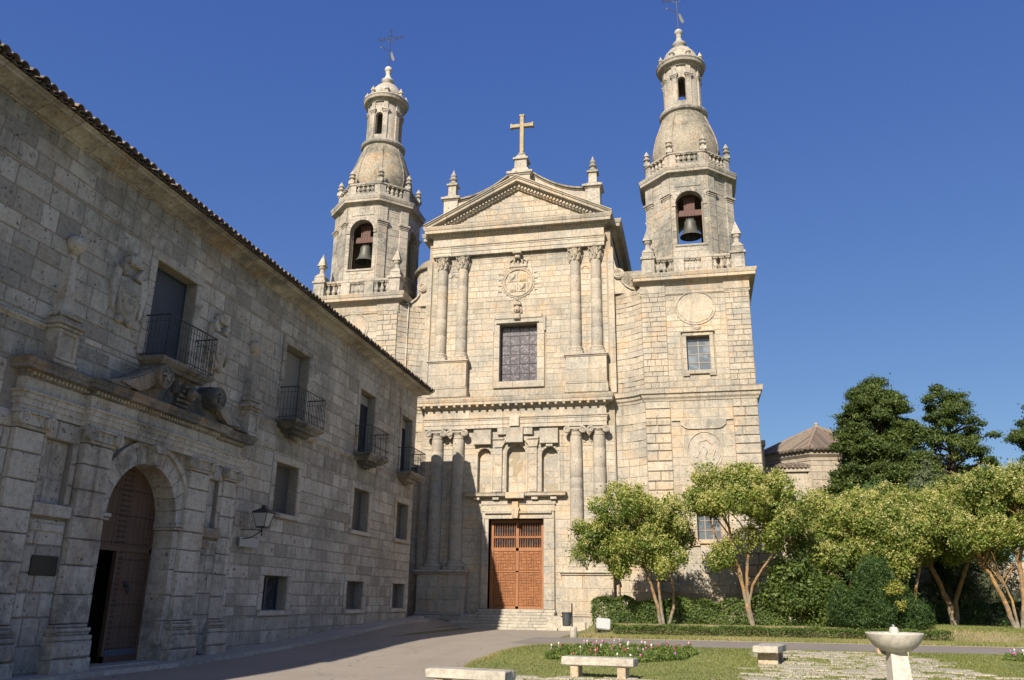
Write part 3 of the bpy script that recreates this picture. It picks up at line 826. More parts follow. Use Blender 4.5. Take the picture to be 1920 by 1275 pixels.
# broken pediment with scrolls, its carved corbel
for s in (-1, 1):
    mb = MB(); f = lambda u: 19.6+s*(u-19.6)
    up_ = [(16.2, 6.6), (16.8, 6.74), (17.3, 6.95), (17.7, 7.16), (18.0, 7.36), (18.45, 7.54)]
    lo_ = [(18.45, 7.30), (18.2, 7.08), (17.85, 6.82), (17.5, 6.66), (17.2, 6.6)]
    ppoly(mb, PL, [(f(u), z) for u, z in up_+lo_], 0, .5, k=1.)
    ppoly(mb, PL, [(f(u), z-.06) for u, z in up_[1:]+lo_[:-1]], 0, .56, k=.97)
    ppoly(mb, PL, [(f(16.9), 6.6), (f(19.5), 6.6), (f(19.5), 7.2), (f(18.5), 7.3), (f(17.8), 7.0)], 0, .28, k=1.)
    o = build(mb, 'broken_pediment', 'left_grime', L)
    mb = MB(); cu = f(18.3)
    mb.prism([(cu+.33*math.cos(2*PI*k/20), 7.22+.33*math.sin(2*PI*k/20)) for k in range(20)], lambda q: PL(q[0], q[1], 0), lambda q: PL(q[0], q[1], .68))
    mb.tube([PL(cu+.27*math.cos(2*PI*k/20), 7.22+.27*math.sin(2*PI*k/20), .69) for k in range(21)], .035, 6)
    for k in range(5):
        a = 2*PI*k/5+.3; mb.tube([PL(cu, 7.22, .7), PL(cu+.1*math.cos(a), 7.22+.1*math.sin(a), .73), PL(cu+.19*math.cos(a+.3), 7.22+.19*math.sin(a+.3), .7)], [.03, .045, .02], 6)
    build(mb, 'scroll', 'left_grime', o)
    mb = MB()
    for k in range(4):
        u = 17.35+.27*k; z = 6.66+.07*k
        limb(mb, [PL(f(u-.12), z, .3), PL(f(u), z+.16, .42), PL(f(u+.14), z+.18, .46), PL(f(u+.16), z+.05, .44), PL(f(u+.06), z+.04, .42)], [.05, .045, .04, .03, .02], 6, random, 2)
    build(mb, 'carving', 'left_grime', o)
mb = MB()
ppoly(mb, PL, [(18.75, 6.6), (20.45, 6.6), (20.1, 7.2), (19.1, 7.2)], 0, .3); pbox(mb, PL, 19.1, 20.1, 7.0, 7.5, 0, .42, b=.05)
for k in range(5): pbox(mb, PL, 19.28+.02*k, 19.92-.02*k, 6.68+.12*k, 6.78+.12*k, .2, .36+.06*k, b=.03)
mb.sphere(PL(19.6, 7.02, .62), .15, 12, 9, sz=1.2); mb.sphere(PL(19.6, 6.98, .77), .04, 8, 6); mb.sphere(PL(19.53, 7.08, .74), .03, 6, 5); mb.sphere(PL(19.67, 7.08, .74), .03, 6, 5)
build(mb, 'carved_corbel', 'left_grime', L)
# obelisks with balls in relief on pedestals
for u in (15.1, 23.42):
    mb = MB()
    pbox(mb, PL, u-.36, u+.36, 6.6, 6.7, 0, .42, b=.02); pbox(mb, PL, u-.30, u+.30, 6.7, 7.42, 0, .34, b=.02)
    for q in ((u-.3, u-.22, 6.72, 7.4), (u+.22, u+.3, 6.72, 7.4), (u-.22, u+.22, 7.32, 7.4), (u-.22, u+.22, 6.72, 6.8)): pbox(mb, PL, *q, .34, .38)
    pbox(mb, PL, u-.36, u+.36, 7.42, 7.5, 0, .42, b=.02); pbox(mb, PL, u-.42, u+.42, 7.5, 7.58, 0, .48, b=.02)
    pbox(mb, PL, u-.28, u+.28, 7.58, 7.72, 0, .32, b=.02); pbox(mb, PL, u-.34, u+.34, 7.72, 7.8, 0, .38, b=.02)
    mb.prism([(u-.24, 7.8), (u+.24, 7.8), (u+.07, 9.35), (u-.07, 9.35)], lambda q: PL(q[0], q[1], 0), lambda q: PL(u+(q[0]-u)*.75, q[1], .24 if q[1] < 8 else .12))
    o = build(mb, 'obelisk', 'left_trim', L)
    mb = MB(); c = PL(u, 9.58, .12); mb.sphere(c, .22, 16, 10); mb.lathe((c[0], c[1]), [(.06, 9.32), (.12, 9.38), (.08, 9.42)], 10); build(mb, 'ball', 'left_trim', o)
# coats of arms
def arms(uc, zc, s=1.):
    mb = MB()
    Q = lambda pts: [(uc+x*s, zc+z*s) for x, z in pts]
    ppoly(mb, PL, Q([(-.42, .35), (.42, .35), (.44, -.2), (.3, -.62), (0, -.85), (-.3, -.62), (-.44, -.2)]), 0, .14, k=.94)
    ppoly(mb, PL, Q([(-.33, .22), (.33, .22), (.34, -.15), (.22, -.48), (0, -.66), (-.22, -.48), (-.34, -.15)]), .1, .19, k=.93)
    for t in (-1, 1):
        ppoly(mb, PL, Q([(t*.36, .5), (t*.62, .62), (t*.68, .1), (t*.6, -.5), (t*.48, -.66), (t*.44, -.1)]), 0, .11, k=.92)
        ppoly(mb, PL, Q([(t*.08, .4), (t*.34, .78), (t*.46, .62), (t*.3, .36)]), 0, .17, k=.85)
        mb.sphere(PL(uc+t*.25*s, zc+.82*s, .08), .1*s, 8, 6)
        mb.sphere(PL(uc+t*.2*s, zc-.78*s, .06), .12*s, 8, 6)
    ppoly(mb, PL, Q([(-.16, .7), (.16, .7), (.24, 1.02), (.1, .95), (0, 1.1), (-.1, .95), (-.24, 1.02)]), 0, .16, k=.9)
    for k in range(6): pbox(mb, PL, uc+(-.24+.17*(k % 3))*s, uc+(-.14+.17*(k % 3))*s, zc+(-.12-.22*(k//3))*s, zc+(.02-.22*(k//3))*s, .17, .22, b=.015)
    mb.tube([PL(uc-.3*s, zc-.02*s, .2), PL(uc+.3*s, zc-.02*s, .2)], .02, 5)
    build(mb, 'coat_of_arms', 'left', L)
arms(17.15, 9.15, 1.0); arms(21.4, 9.05, .95)
ST.finish(L, 'left')
# oak door
D = build(MB(), 'door', 'door_old', L) if False else None
mb = MB(); X0 = -.47
segs = 22
ring = [(DC+1.4*math.cos(PI*k/segs), 3.6+1.4*math.sin(PI*k/segs)) for k in range(segs+1)]
def arch_top(u): return 3.6+math.sqrt(max(0., 1.4**2-(u-DC)**2))
W0, W1, WZ = DC-1.4, DC, 2.8
mb = MB()
for (a, b, c, d) in ((W1, W1+.1, .1, WZ), (DC+1.3, DC+1.4, .1, 3.6), (W0, DC+1.4, WZ, WZ+.12), (W1, DC+1.3, .1, .28)): pbox(mb, PL, a, b, c, d, X0, X0+.07)
dr = build(mb, 'door', 'door_old', L)
u = W0
while u < DC+1.39:
    e = min(u+.2, DC+1.4); zb = WZ+.12 if e <= W1+.03 else .12
    m = MB(); R_ = random.random()
    top = [(e-.004, arch_top(e-.004)), ((u+e)/2, arch_top((u+e)/2)), (u+.004, arch_top(u+.004))]
    for z0, z1 in (((zb, 9),) if zb > 2 else ((zb, WZ-.002), (WZ+.122, 9))):
        if z1 == 9: poly = [(u+.004, z0), (e-.004, z0)]+top
        else: poly = [(u+.004, z0), (e-.004, z0), (e-.004, z1), (u+.004, z1)]
        m.prism(poly, lambda q: PL(q[0], q[1], X0-.04), lambda q: PL(q[0], q[1], X0+.03+.006*R_), R_)
    build(m, 'plank', 'door_old', dr)
    u = e
mb = MB()
def stud(u, z): mb.sphere(PL(u, z, X0+.045), .02, 6, 4)
for z in [.35, .45, .95, 1.5, 2.05, 2.6]+[3.0, 3.7, 4.35]:
    u = (W1 if z < WZ else W0)+.15
    while u < DC+1.35:
        if z < arch_top(u)-.1: stud(u, z)
        u += .13
for u in [W1+.05, W1+.15, W1+.25, DC+1.15, DC+1.3, DC-.05, DC+.05]:
    z = .3 if u != DC-.05 and u != DC+.05 else 2.9
    while z < arch_top(u)-.08: stud(u, z); z += .13
build(mb, 'studs', 'iron', dr, kind='stuff')
mb = MB(); mb.tube([PL(DC+.55, 1.95, X0+.05), PL(DC+.55, 2.0, X0+.12), PL(DC+.5, 1.86, X0+.14), PL(DC+.55, 1.76, X0+.13), PL(DC+.6, 1.86, X0+.14), PL(DC+.55, 2.0, X0+.12)], .018, 6); pbox(mb, PL, DC+.5, DC+.6, 1.93, 2.07, X0+.03, X0+.06); build(mb, 'knocker', 'iron', dr)
mb = MB(); pbox(mb, PL, W1+.03, DC+1.3, .12, .42, X0+.031, X0+.05); build(mb, 'kick_plate', 'shutter_blue', dr)
mb = MB(); mb.bbox(-14.6, -13.75, W0-.05, DC+1.45, -.2, .13, .03); build(mb, 'door_step', 'step', L)

# lantern, sign, small fittings
ln = empty('wall_lantern', (-14, 23.95, 3.5), 'black iron four-sided lantern with frosted panes on a bracket right of the portal', 'lantern')
cx, cy = -13.3, 24.05
mb = MB()
mb.tube([(-13.95, 23.9, 3.45), (-13.6, 23.95, 3.5), (cx, cy, 3.72)], .018, 6); mb.tube([(-13.95, 23.9, 3.75), (-13.6, 23.95, 3.75), (cx, cy, 3.72)], .014, 6); mb.tube([(cx, cy, 3.55), (cx, cy, 3.82)], .02, 6)
build(mb, 'bracket', 'iron', ln)
mb = MB(); mb.frus((cx, cy), .15, .15, 3.8, 3.84, 1.); mb.frus((cx, cy), .27, .27, 4.26, 4.29, 1.); mb.frus((cx, cy), .27, .27, 4.29, 4.4, .35); mb.frus((cx, cy), .07, .07, 4.4, 4.5, .8)
for sx in (-1, 1):
    for sy in (-1, 1): mb.tube([(cx+sx*.14, cy+sy*.14, 3.83), (cx+sx*.25, cy+sy*.25, 4.27)], .012, 5)
build(mb, 'frame', 'iron', ln)
for k in range(4):
    m = MB(); a = k*PI/2; c_, s_ = math.cos(a), math.sin(a)
    q = lambda x, y, z: (cx+c_*x-s_*y, cy+s_*x+c_*y, z)
    m.add([q(.135, -.13, 3.85), q(.135, .13, 3.85), q(.24, .235, 4.25), q(.24, -.235, 4.25), q(.125, -.13, 3.85), q(.125, .13, 3.85), q(.23, .235, 4.25), q(.23, -.235, 4.25)], [(0,1,2,3),(7,6,5,4),(0,4,5,1),(1,5,6,2),(2,6,7,3),(3,7,4,0)])
    build(m, 'pane', 'lampglass', ln)
mb = MB(); pbox(mb, PL, 23.75, 24.9, 3.22, 3.52, .12, .16, b=.01); mb.tube([PL(23.95, 3.37, 0), PL(23.95, 3.37, .13)], .015); mb.tube([PL(24.7, 3.37, 0), PL(24.7, 3.37, .13)], .015)
tag(build(mb, 'sign', 'sign'), 'blank pale grey sign plate on the wall under the lantern', 'sign')
# vent pipe and rubble steps by the corner of the building
mb = MB()
for k in range(3): mb.bbox(-15.5, -12.9-.35*k, 40.9+.45*k, 44.2, .2, .33+.16*(k+1), .02)
build(mb, 'side_steps', 'step', kind='structure')
mb = MB(); mb.bbox(-13.98, -13.3, 40.2, 40.8, .3, .95, .03); tag(build(mb, 'stone_block', 'left_trim'), 'rough stone block at the corner foot of the grey building', 'stone block')
# ------------------------------------------------------------------ the church
X0 = -9.65
YW = 45.0
PC = frameP(0, YW, 1, 0)
CH = empty('church', (X0, YW, .3), 'sunlit pale limestone baroque church with two bell towers and a pediment', 'church')
CS = Stones()
# --- centre wall
door_o = (-11.16, -8.07, -.3, 6.03); win_o = (-10.72, -8.47, 13.86, 17.35)
NI = [(-11.50, .39, 7.50, 9.60), (-9.65, .55, 7.50, 9.62), (-7.735, .46, 7.50, 9.52)]
nh = [(c-r, c+r, z0, zs+r) for c, r, z0, zs in NI]
mb = MB()
core(mb, PC, -15.3, -4.05, -.3, 23.0, [door_o, win_o]+nh, .3, tone=.5)
core(mb, lambda u, v, d: PC(u, v, d-.3), -15.3, -4.05, -.3, 23.0, [door_o, win_o], .9, tone=.5)
for c, r, z0, zs in NI: arch_fill(mb, PC, c, r, zs, zs+r, .3)
build(mb, 'facade_wall', 'church_mortar', CH)
fr_h = (-11.55, -7.45, -.3, 6.42)
CS.masonry(PC, -15.2, -4.1, .3, 11.1, ch=.42, ln=(.5, 1.2), gap=.010, pr=(.008, .016), holes=[fr_h, (-12.2, -7.15, 7.18, 7.5)]+nh, seed=11, tone=(.2, 1))
CS.masonry(PC, -15.0, -4.3, 12.9, 21.95, ch=.36, ln=(.4, .95), gap=.011, pr=(.008, .022), holes=[(-11.1, -7.95, 13.42, 17.8)], seed=12)
for c, r, z0, zs in NI:
    CS.masonry(lambda u, v, d: PC(u, v, d-.31), c-r, c+r, z0, zs+r, ch=.42, ln=(.4, .8), gap=.012, pr=(.008, .015), seed=int(c*9), tone=(.5, 1))
    mb = MB(); arch_ring(mb, PC, c, zs, r-.004, r+.12, -.28, .05, n=7)
    for s in (-1, 1): pbox(mb, PC, c+s*(r+.06)-.064, c+s*(r+.06)+.064, z0, zs, -.28, .05, b=.01)
    build(mb, 'niche_frame', 'church', CH)
mb = MB()
for a, b in ((-11.05, -10.5), (-9.03+.22, -8.30)):
    pass
for c in (-10.66, -8.66):
    mb = MB()
    for z0, z1 in zip([7.5, 7.62, 8.3, 9.0, 9.6], [7.62, 8.3, 9.0, 9.6, 10.0]): pbox(mb, PC, c-.21, c+.21, z0+.004, z1-.004, 0, .13 if z0 > 7.5 else .17, b=.012)
    s = 1 if c > X0 else -1
    ppoly(mb, PC, [(c-.22, 10.0), (c+.22, 10.0), (c+.22+(.1 if s > 0 else .24), 10.42), (c-.22-(.24 if s > 0 else .1), 10.42)], 0, .2)
    ppoly(mb, PC, [(c-s*.22, 10.05), (c-s*.72, 10.62), (c-s*.5, 10.75), (c+s*.12, 10.2)], 0, .16)
    pbox(mb, PC, c-.33, c+.33, 10.42, 10.55, 0, .27, b=.02)
    build(mb, 'niche_pilaster', 'church', CH)
for q, d in (((-10.18, -9.22, 10.23, 11.12), .36), ((-12.1, -11.08, 10.17, 11.02), .3), ((-8.27, -7.23, 10.15, 11.0), .3), ((-10.72, -10.19, 10.70, 11.08), .3), ((-9.2, -8.68, 10.68, 11.06), .3), ((-7.93, -7.55, 9.98, 10.16), .22)):
    mb = MB(); pbox(mb, PC, *q, 0, d, tone=random.uniform(.6, 1), b=.02); build(mb, 'uncarved_block', 'church', CH)
# --- door surround
mb = MB()
for (a, b) in ((-11.53, -11.16), (-8.07, -7.47)):
    zs = [1.3, 1.75, 2.6, 3.5, 4.4, 5.3, 6.02]
    for z0, z1 in zip(zs, zs[1:]): pbox(mb, PC, a, b, z0+.004, z1-.004, -.5, .10, b=.015)
    o = a if a < X0 else b-.16
    for z0, z1 in zip(zs, zs[1:]): pbox(mb, PC, o, o+.16, z0+.004, z1-.004, .1, .17, b=.02)
    build(mb, 'door_jamb', 'church', CH); mb = MB()
mb = MB()
for a, b in zip([-11.53, -10.4, -9.8], [-10.4, -9.8, -7.47]): pbox(mb, PC, a+.004, b-.004, 6.03, 6.40, -.5, .12, b=.02)
pbox(mb, PC, -11.35, -7.62, 6.30, 6.42, .1, .24, b=.02)
pbox(mb, PC, -11.55, -7.45, 6.43, 6.78, 0, .09, b=.015); pbox(mb, PC, -11.6, -7.40, 6.79, 7.0, 0, .13, b=.015)
build(mb, 'door_lintel', 'church', CH)
mb = MB(); ppoly(mb, PC, [(-9.78, 6.05), (-9.48, 6.05), (-9.4, 6.62), (-9.86, 6.62)], 0, .36); pbox(mb, PC, -9.82, -9.46, 6.6, 6.98, .05, .28, b=.03); build(mb, 'keystone', 'church', CH)
mb = MB(); mould(mb, [(-12.15, YW+.05), (-12.15, YW-.02), (-7.2, YW-.02), (-7.2, YW+.05)], [(-.1, 0), (.1, 0), (.14, .04), (.36, .06), (.38, .18), (.42, .24), (-.1, .27)], z=7.2, seg=.8); pbox(mb, PC, -10.15, -9.1, 7.1, 7.42, 0, .52, b=.02)
build(mb, 'door_cornice', 'church', CH)
c_ = MB(); c_.frus((0, 0), .17, .14, 0, .14, 1.); ME_MUT = c_.mesh('bracket'); ME_MUT.materials.append(MAT['church'])
for x in (-11.85, -10.75, -8.55, -7.5):
    o = bpy.data.objects.new('bracket', ME_MUT); COL.objects.link(o); o.location = (x, YW-.14, 7.06); adopt(o, CH)
# --- main door
mb = MB(); YD = -.40
for (a, b, c, d) in ((-11.15, -10.95, 1.31, 6.02), (-8.28, -8.08, 1.31, 6.02), (-9.71, -9.52, 1.31, 5.9), (-10.95, -8.28, 5.86, 6.02), (-10.95, -8.28, 4.32, 4.52), (-10.95, -8.28, 1.31, 1.46), (-10.95, -8.28, 3.2, 3.3)):
    pbox(mb, PC, a, b, c, d, YD-.06, YD+.045, b=.012)
mdoor = build(mb, 'church_door', 'door_red', CH)
R = random.Random(4)
def panel(a, b, c, d):
    m = MB(); pbox(m, PC, a+.005, b-.005, c+.005, d-.005, YD-.05, YD+.012+R.uniform(0, .006), R.uniform(.0, .8), b=.012)
    pbox(m, PC, a+.035, b-.035, c+.035, d-.035, YD+.005, YD+.035, R.uniform(0, .8), b=.022)
    build(m, 'door_panel', 'door_red', mdoor)
for (l, r_) in ((-10.94, -9.72), (-9.51, -8.29)):
    w = r_-l; nx = 3; cw = w/nx
    for z0, z1, ny in ((1.47, 3.19, 4), (3.31, 4.31, 2)):
        chh = (z1-z0)/ny
        for j in range(ny):
            for i in range(nx):
                x, z = l+cw*i, z0+chh*j; t = .30 if (i+j) % 2 else .34
                fx = (lambda u: x+cw*u) if (i+j) % 2 == 0 else (lambda u: x+cw*(1-u))
                for (u0, u1, v0, v1) in ((0, 1-t, 0, t), (1-t, 1, 0, 1-t), (t, 1, 1-t, 1), (0, t, t, 1), (t, 1-t, t, 1-t)):
                    p, q = sorted((fx(u0), fx(u1))); panel(p, q, z+chh*v0, z+chh*v1)
sp_ = MB(); sp_.lathe((0, 0), [(.028, 0), (.028, .12), (.018, .16), (.014, .5), (.030, .6), (.030, .72), (.014, .82), (.018, 1.2), (.028, 1.25), (.028, 1.33)], 8); ME_SP = sp_.mesh('spindle'); ME_SP.materials.append(MAT['door_red'])
for (l, r_) in ((-10.94, -9.72), (-9.51, -8.29)):
    for i in range(9):
        o = bpy.data.objects.new('spindle', ME_SP); COL.objects.link(o); o.location = (l+(r_-l)*(i+.5)/9, YW-YD-.01, 4.52); adopt(o, mdoor)
mb = MB(); pbox(mb, PC, -10.95, -8.28, 4.5, 5.9, YD-.09, YD-.07); build(mb, 'transom_glass', 'glass', mdoor)
mb = MB(); pbox(mb, PC, -10.95, -8.28, 5.02, 5.14, YD-.04, YD+.01, b=.01); build(mb, 'transom_rail', 'door_red', mdoor)
mb = MB(); pbox(mb, PC, -11.2, -8.03, 1.1, 1.305, -.55, .03, b=.01); build(mb, 'threshold', 'step', CH)
mb = MB(); mb.box(-11.3, -7.9, YW+1.0, YW+1.3, 0, 6.2); build(mb, 'dark_door_backing', 'dark_void', CH)  # near-black slab behind the door; the nave's darkness is its colour
# --- steps in front of the door
for k in range(7):
    mb = MB(); y1 = YW+.02; d = .31*(7-k)+.1; xs = -12.15-(.22*(5-k) if k < 5 else -.55); xe = -7.0 if k < 5 else -7.4
    z0, z1 = .2 if k == 0 else .31+.14*k+.002, .31+.14*(k+1)
    x = xs
    while x < xe-.1:
        e = min(xe, x+random.uniform(.7, 1.5)); e = xe if xe-e < .35 else e
        mb.bbox(x+.004, e-.004, y1-d, y1+.0, z0, z1, .018); x = e
    build(mb, 'step', 'step', CH)
# --- great window
mb = MB()
a, b, c, d = win_o
for (p, q, r_, s_) in ((a-.34, a, c, d), (b, b+.44, c, d)):
    n = 5
    for i in range(n): pbox(mb, PC, p+.003, q-.003, r_+(s_-r_)*i/n+.003, r_+(s_-r_)*(i+1)/n-.003, -.55, .1, b=.02)
for p, q in ((a-.34, -9.9), (-9.9, b+.44)): pbox(mb, PC, p+.003, q-.003, c-.4, c-.003, -.55, .14, b=.03); pbox(mb, PC, p+.003, q-.003, d+.003, d+.32, -.55, .1, b=.03)
pbox(mb, PC, b+.40, b+.52, d-.5, d+.42, 0, .14, b=.02); pbox(mb, PC, a-.40, a-.30, d-.5, d+.42, 0, .12, b=.02)
pbox(mb, PC, a-.2, b+.1, d+.05, d+.14, .1, .2, b=.02); pbox(mb, PC, a-.3, b+.3, d+.33, d+.62, 0, .12, b=.05)
wo_ = build(mb, 'window', 'church', CH)
for i in range(4):
    for j in range(6):
        m = MB(); pbox(m, PC, a+(b-a)*i/4+.02, a+(b-a)*(i+1)/4-.02, c+(d-c)*j/6+.02, c+(d-c)*(j+1)/6-.02, -.42+random.uniform(-.006, .006), -.40+random.uniform(-.006, .006)); build(m, 'pane', 'stained', wo_)
mb = MB()
for i in range(5): x = a+(b-a)*i/4; pbox(mb, PC, x-.022, x+.022, c, d, -.43, -.375)
for j in range(7): z = c+(d-c)*j/6; pbox(mb, PC, a, b, z-.02, z+.02, -.425, -.38)
build(mb, 'lead_grid', 'lead', wo_)
mb = MB(); mb.box(-11.2, -8, YW+.9, YW+1.2, 13.4, 17.8); build(mb, 'dark_backing', 'dark_void', CH)  # near-black slab behind the panes, coloured as the unlit nave
# --- carved arms above the window
mb = MB(); cx_, cz_ = -9.65, 20.02
PC0 = PC; PC = lambda u, v, d: PC0(u, v, d*.55+.01)
mb.tube([PC(cx_+.86*math.cos(2*PI*k/40), cz_+.86*math.sin(2*PI*k/40), .03) for k in range(41)], .075, 8)
mb.tube([PC(cx_+.98*math.cos(2*PI*k/40), cz_+.98*math.sin(2*PI*k/40), .02) for k in range(41)], .045, 6)
for k in range(22): a_ = 2*PI*k/22; mb.sphere(PC(cx_+1.0*math.cos(a_), cz_+1.0*math.sin(a_), .03), .06, 7, 5)
for (x0, x1, z0, z1) in ((-.6, -.03, .04, .62), (.03, .6, .04, .62), (-.6, -.03, -.6, -.02), (.03, .6, -.6, -.02)): pbox(mb, PC, cx_+x0, cx_+x1, cz_+z0, cz_+z1, 0, .09, b=.03)
def lion(u, v):
    mb.tube([PC(u-.16, v-.16, .12), PC(u-.02, v-.04, .15), PC(u+.08, v+.12, .14)], [.05, .075, .06], 6)
    for p, q in (((.02, .04), (.18, .02)), ((.0, -.02), (.15, -.1)), ((-.1, -.1), (-.02, -.22)), ((-.16, -.14), (-.2, .1))): mb.tube([PC(u+p[0], v+p[1], .12), PC(u+q[0], v+q[1], .12)], .028, 5)
    mb.sphere(PC(u+.1, v+.16, .13), .065, 7, 5)
def castle(u, v):
    pbox(mb, PC, u-.17, u+.17, v-.16, v+.04, .09, .16, b=.02)
    for t in (-.13, 0, .13): pbox(mb, PC, u+t-.045, u+t+.045, v+.04, v+(.16 if t else .22), .09, .16, b=.015)
    pbox(mb, PC, u-.2, u+.2, v-.22, v-.17, .09, .15)
lion(cx_-.31, cz_+.33); castle(cx_+.31, cz_+.33); castle(cx_-.31, cz_-.31); lion(cx_+.31, cz_-.31)
pbox(mb, PC, cx_-.55, cx_+.55, cz_+.98, cz_+1.14, 0, .18, b=.03)
for k in range(-2, 3): mb.tube([PC(cx_+.24*k, cz_+1.1, .1), PC(cx_+.27*k, cz_+1.35, .13), PC(cx_+.14*k, cz_+1.5, .12)], [.05, .07, .04], 6)
for s in (-1, 1):
    for k in range(4): mb.tube([PC(cx_+s*(.95+.02*k), cz_+.55-.36*k, .03), PC(cx_+s*(1.13+.02*k), cz_+.62-.38*k, .05), PC(cx_+s*1.2, cz_+.5-.36*k, .04)], [.05, .045, .02], 5)
for k in range(5): mb.sphere(PC(cx_+(.04 if k % 2 else -.04), cz_-1.1-.14*k, .06), .085-.006*k, 8, 6)
build(mb, 'coat_of_arms', 'church', CH)
PC = PC0
mb = MB(); pbox(mb, PC, -9.88, -9.44, 18.5, 18.68, 0, .26, b=.03); mb.sphere(PC(-9.66, 18.22, .18), .2, 12, 9, sz=1.25); mb.sphere(PC(-9.66, 18.16, .39), .045, 7, 5)
for s in (-1, 1): mb.sphere(PC(-9.66+s*.08, 18.28, .33), .035, 6, 5); mb.tube([PC(-9.66+s*.2, 18.4, .1), PC(-9.66+s*.24, 18.1, .1), PC(-9.66+s*.1, 17.92, .14)], [.06, .06, .03], 6)
pbox(mb, PC, -9.84, -9.48, 17.62, 17.95, 0, .3, b=.05); build(mb, 'carved_head', 'church', CH)
mb = MB(); pbox(mb, PC, -9.92, -9.4, 21.75, 21.93, 0, .5, b=.02); pbox(mb, PC, -9.82, -9.5, 21.5, 21.75, 0, .36, b=.05); build(mb, 'console', 'church', CH)

# --- orders: pedestals, columns, capitals
def pedestal(a, b, z0, z1, d, plinth=.5, cap=.2, e=.1):
    m = MB(); n = 2
    pbox(m, PC, a-e, b+e, z0, z0+plinth, 0, d+e, b=.03)
    pbox(m, PC, a-e*.5, b+e*.5, z0+plinth+.004, z0+plinth+.13, 0, d+e*.5, b=.05)
    zs = [z0+plinth+.134]; k = max(1, int((z1-cap-zs[0])/.62))
    for i in range(k): zs.append(zs[0]+(z1-cap-zs[0])*(i+1)/k)
    R = random.Random(int(a*31+z0))
    for p, q in zip(zs, zs[1:]):
        cut = a+(b-a)*R.uniform(.3, .7)
        for u, w in ((a, cut), (cut, b)): pbox(m, PC, u+(.003 if u > a else 0), w-(.003 if w < b else 0), p+.003, q-.003, 0, d, R.random(), b=.01)
    pbox(m, PC, a-e*.6, b+e*.6, z1-cap, z1-cap*.55, 0, d+e*.6, b=.03); pbox(m, PC, a-e*1.3, b+e*1.3, z1-cap*.54, z1, 0, d+e*1.3, b=.02)
    build(m, 'pedestal', 'church', CH)
def column(x, y, z0, z1, r, kind):
    m = MB(); R = random.Random(int(x*100+z0))
    pbox(m, PC, x-r*1.38, x+r*1.38, z0, z0+.14, -.1, YW-y+r*1.38, b=.015)
    m.lathe((x, y), [(r*1.34, z0+.14), (r*1.4, z0+.2), (r*1.34, z0+.27), (r*1.18, z0+.30), (r*1.2, z0+.36), (r*1.24, z0+.41), (r*1.1, z0+.46), (r*1.02, z0+.5)], 22)
    b = build(m, 'column_base', 'column', CH, smooth=False)
    top = z1-(.5 if kind == 'ionic' else .86)
    m = MB(); z = z0+.5
    while z < top-.01:
        e = z+R.uniform(.55, 1.15); e = top if top-e < .4 else min(e, top)
        f = lambda q: r*(1-.14*((q-z0)/(z1-z0))**1.5)
        k = R.uniform(-.004, .004)
        m.lathe((x, y), [(f(z)-.002, z), (f(z)+k*.3, z+.005), (f(e)+k*.3, e-.005), (f(e)-.002, e)], 24, tone=R.random())
        z = e
    rt_ = r*.86
    m.lathe((x, y), [(rt_, top-.08), (rt_*1.1, top-.06), (rt_*1.1, top-.02), (rt_, top)], 20)
    c = build(m, 'column_shaft', 'column', CH)
    c.data.polygons.foreach_set('use_smooth', [abs(p.normal.z) < .3 for p in c.data.polygons])
    m = MB()
    if kind == 'ionic':
        m.lathe((x, y), [(rt_*.98, top), (rt_*1.02, top+.12), (rt_*1.25, top+.22), (rt_*1.2, top+.30)], 20)
        pbox(m, PC, x-r*1.15, x+r*1.15, top+.24, top+.36, -.1, YW-y+r*1.12, b=.02)
        pbox(m, PC, x-r*1.35, x+r*1.35, z1-.11, z1-.004, -.1, YW-y+r*1.25, b=.02)
        for s in (-1, 1): volute(m, PC, x+s*r*1.18, top+.22, .2, YW-y+r*1.18, s)
    else:
        m.lathe((x, y), [(rt_, top), (rt_*1.0, top+.3), (rt_*1.12, top+.58), (rt_*1.35, top+.74)], 20)
        for row, (zz, n, ll) in enumerate(((top, 8, .34), (top+.24, 8, .36))):
            for k in range(n):
                a_ = 2*PI*(k+.5*row)/n
                if math.sin(a_) > .6: continue
                ca, sa = math.cos(a_), math.sin(a_); q = lambda rr, z: (x+ca*rr, y+sa*rr, z)
                m.tube([q(rt_*1.0, zz), q(rt_*1.12, zz+ll*.5), q(rt_*1.32, zz+ll*.9), q(rt_*1.5, zz+ll*.95), q(rt_*1.5, zz+ll*.8)], [.09, .1, .085, .06, .035], 6)
        for k in range(4):
            a_ = PI/4+k*PI/2; ca, sa = math.cos(a_), math.sin(a_)
            m.tube([(x+ca*rt_*1.1, y+sa*rt_*1.1, top+.48), (x+ca*rt_*1.45, y+sa*rt_*1.45, top+.68), (x+ca*rt_*1.75, y+sa*rt_*1.75, top+.66), (x+ca*rt_*1.6, y+sa*rt_*1.6, top+.55)], [.05, .06, .06, .04], 6)
        pbox(m, PC, x-r*1.32, x+r*1.32, z1-.13, z1-.004, -.1, YW-y+r*1.25, b=.03)
    build(m, 'capital', 'church' if kind != 'ionic' else 'column', c)
LX = [-14.28, -13.02, -6.24, -4.95]; UX = [-14.36, -13.08, -6.18, -4.95]
for a, b in ((-15.0, -12.3), (-7.0, -4.3)): pedestal(a, b, .2, 3.3, .62, .75, .26, .13)
for a, b in ((-14.92, -12.6), (-6.72, -4.4)): pedestal(a, b, 12.92, 15.2, .5, .5, .18, .08)
for x in LX: column(x, YW-.12, 3.3, 11.1, .375, 'ionic')
for x in UX: column(x, YW-.1, 15.2, 21.95, .335, 'corinth')
# small arched recesses between the coupled columns
for c in (-13.68, -5.58):
    for z in (10.2, 20.6):
        mb = MB(); arch_ring(mb, PC, c, z, .15, .25, 0, .06, n=5); build(mb, 'small_arch', 'church', CH)

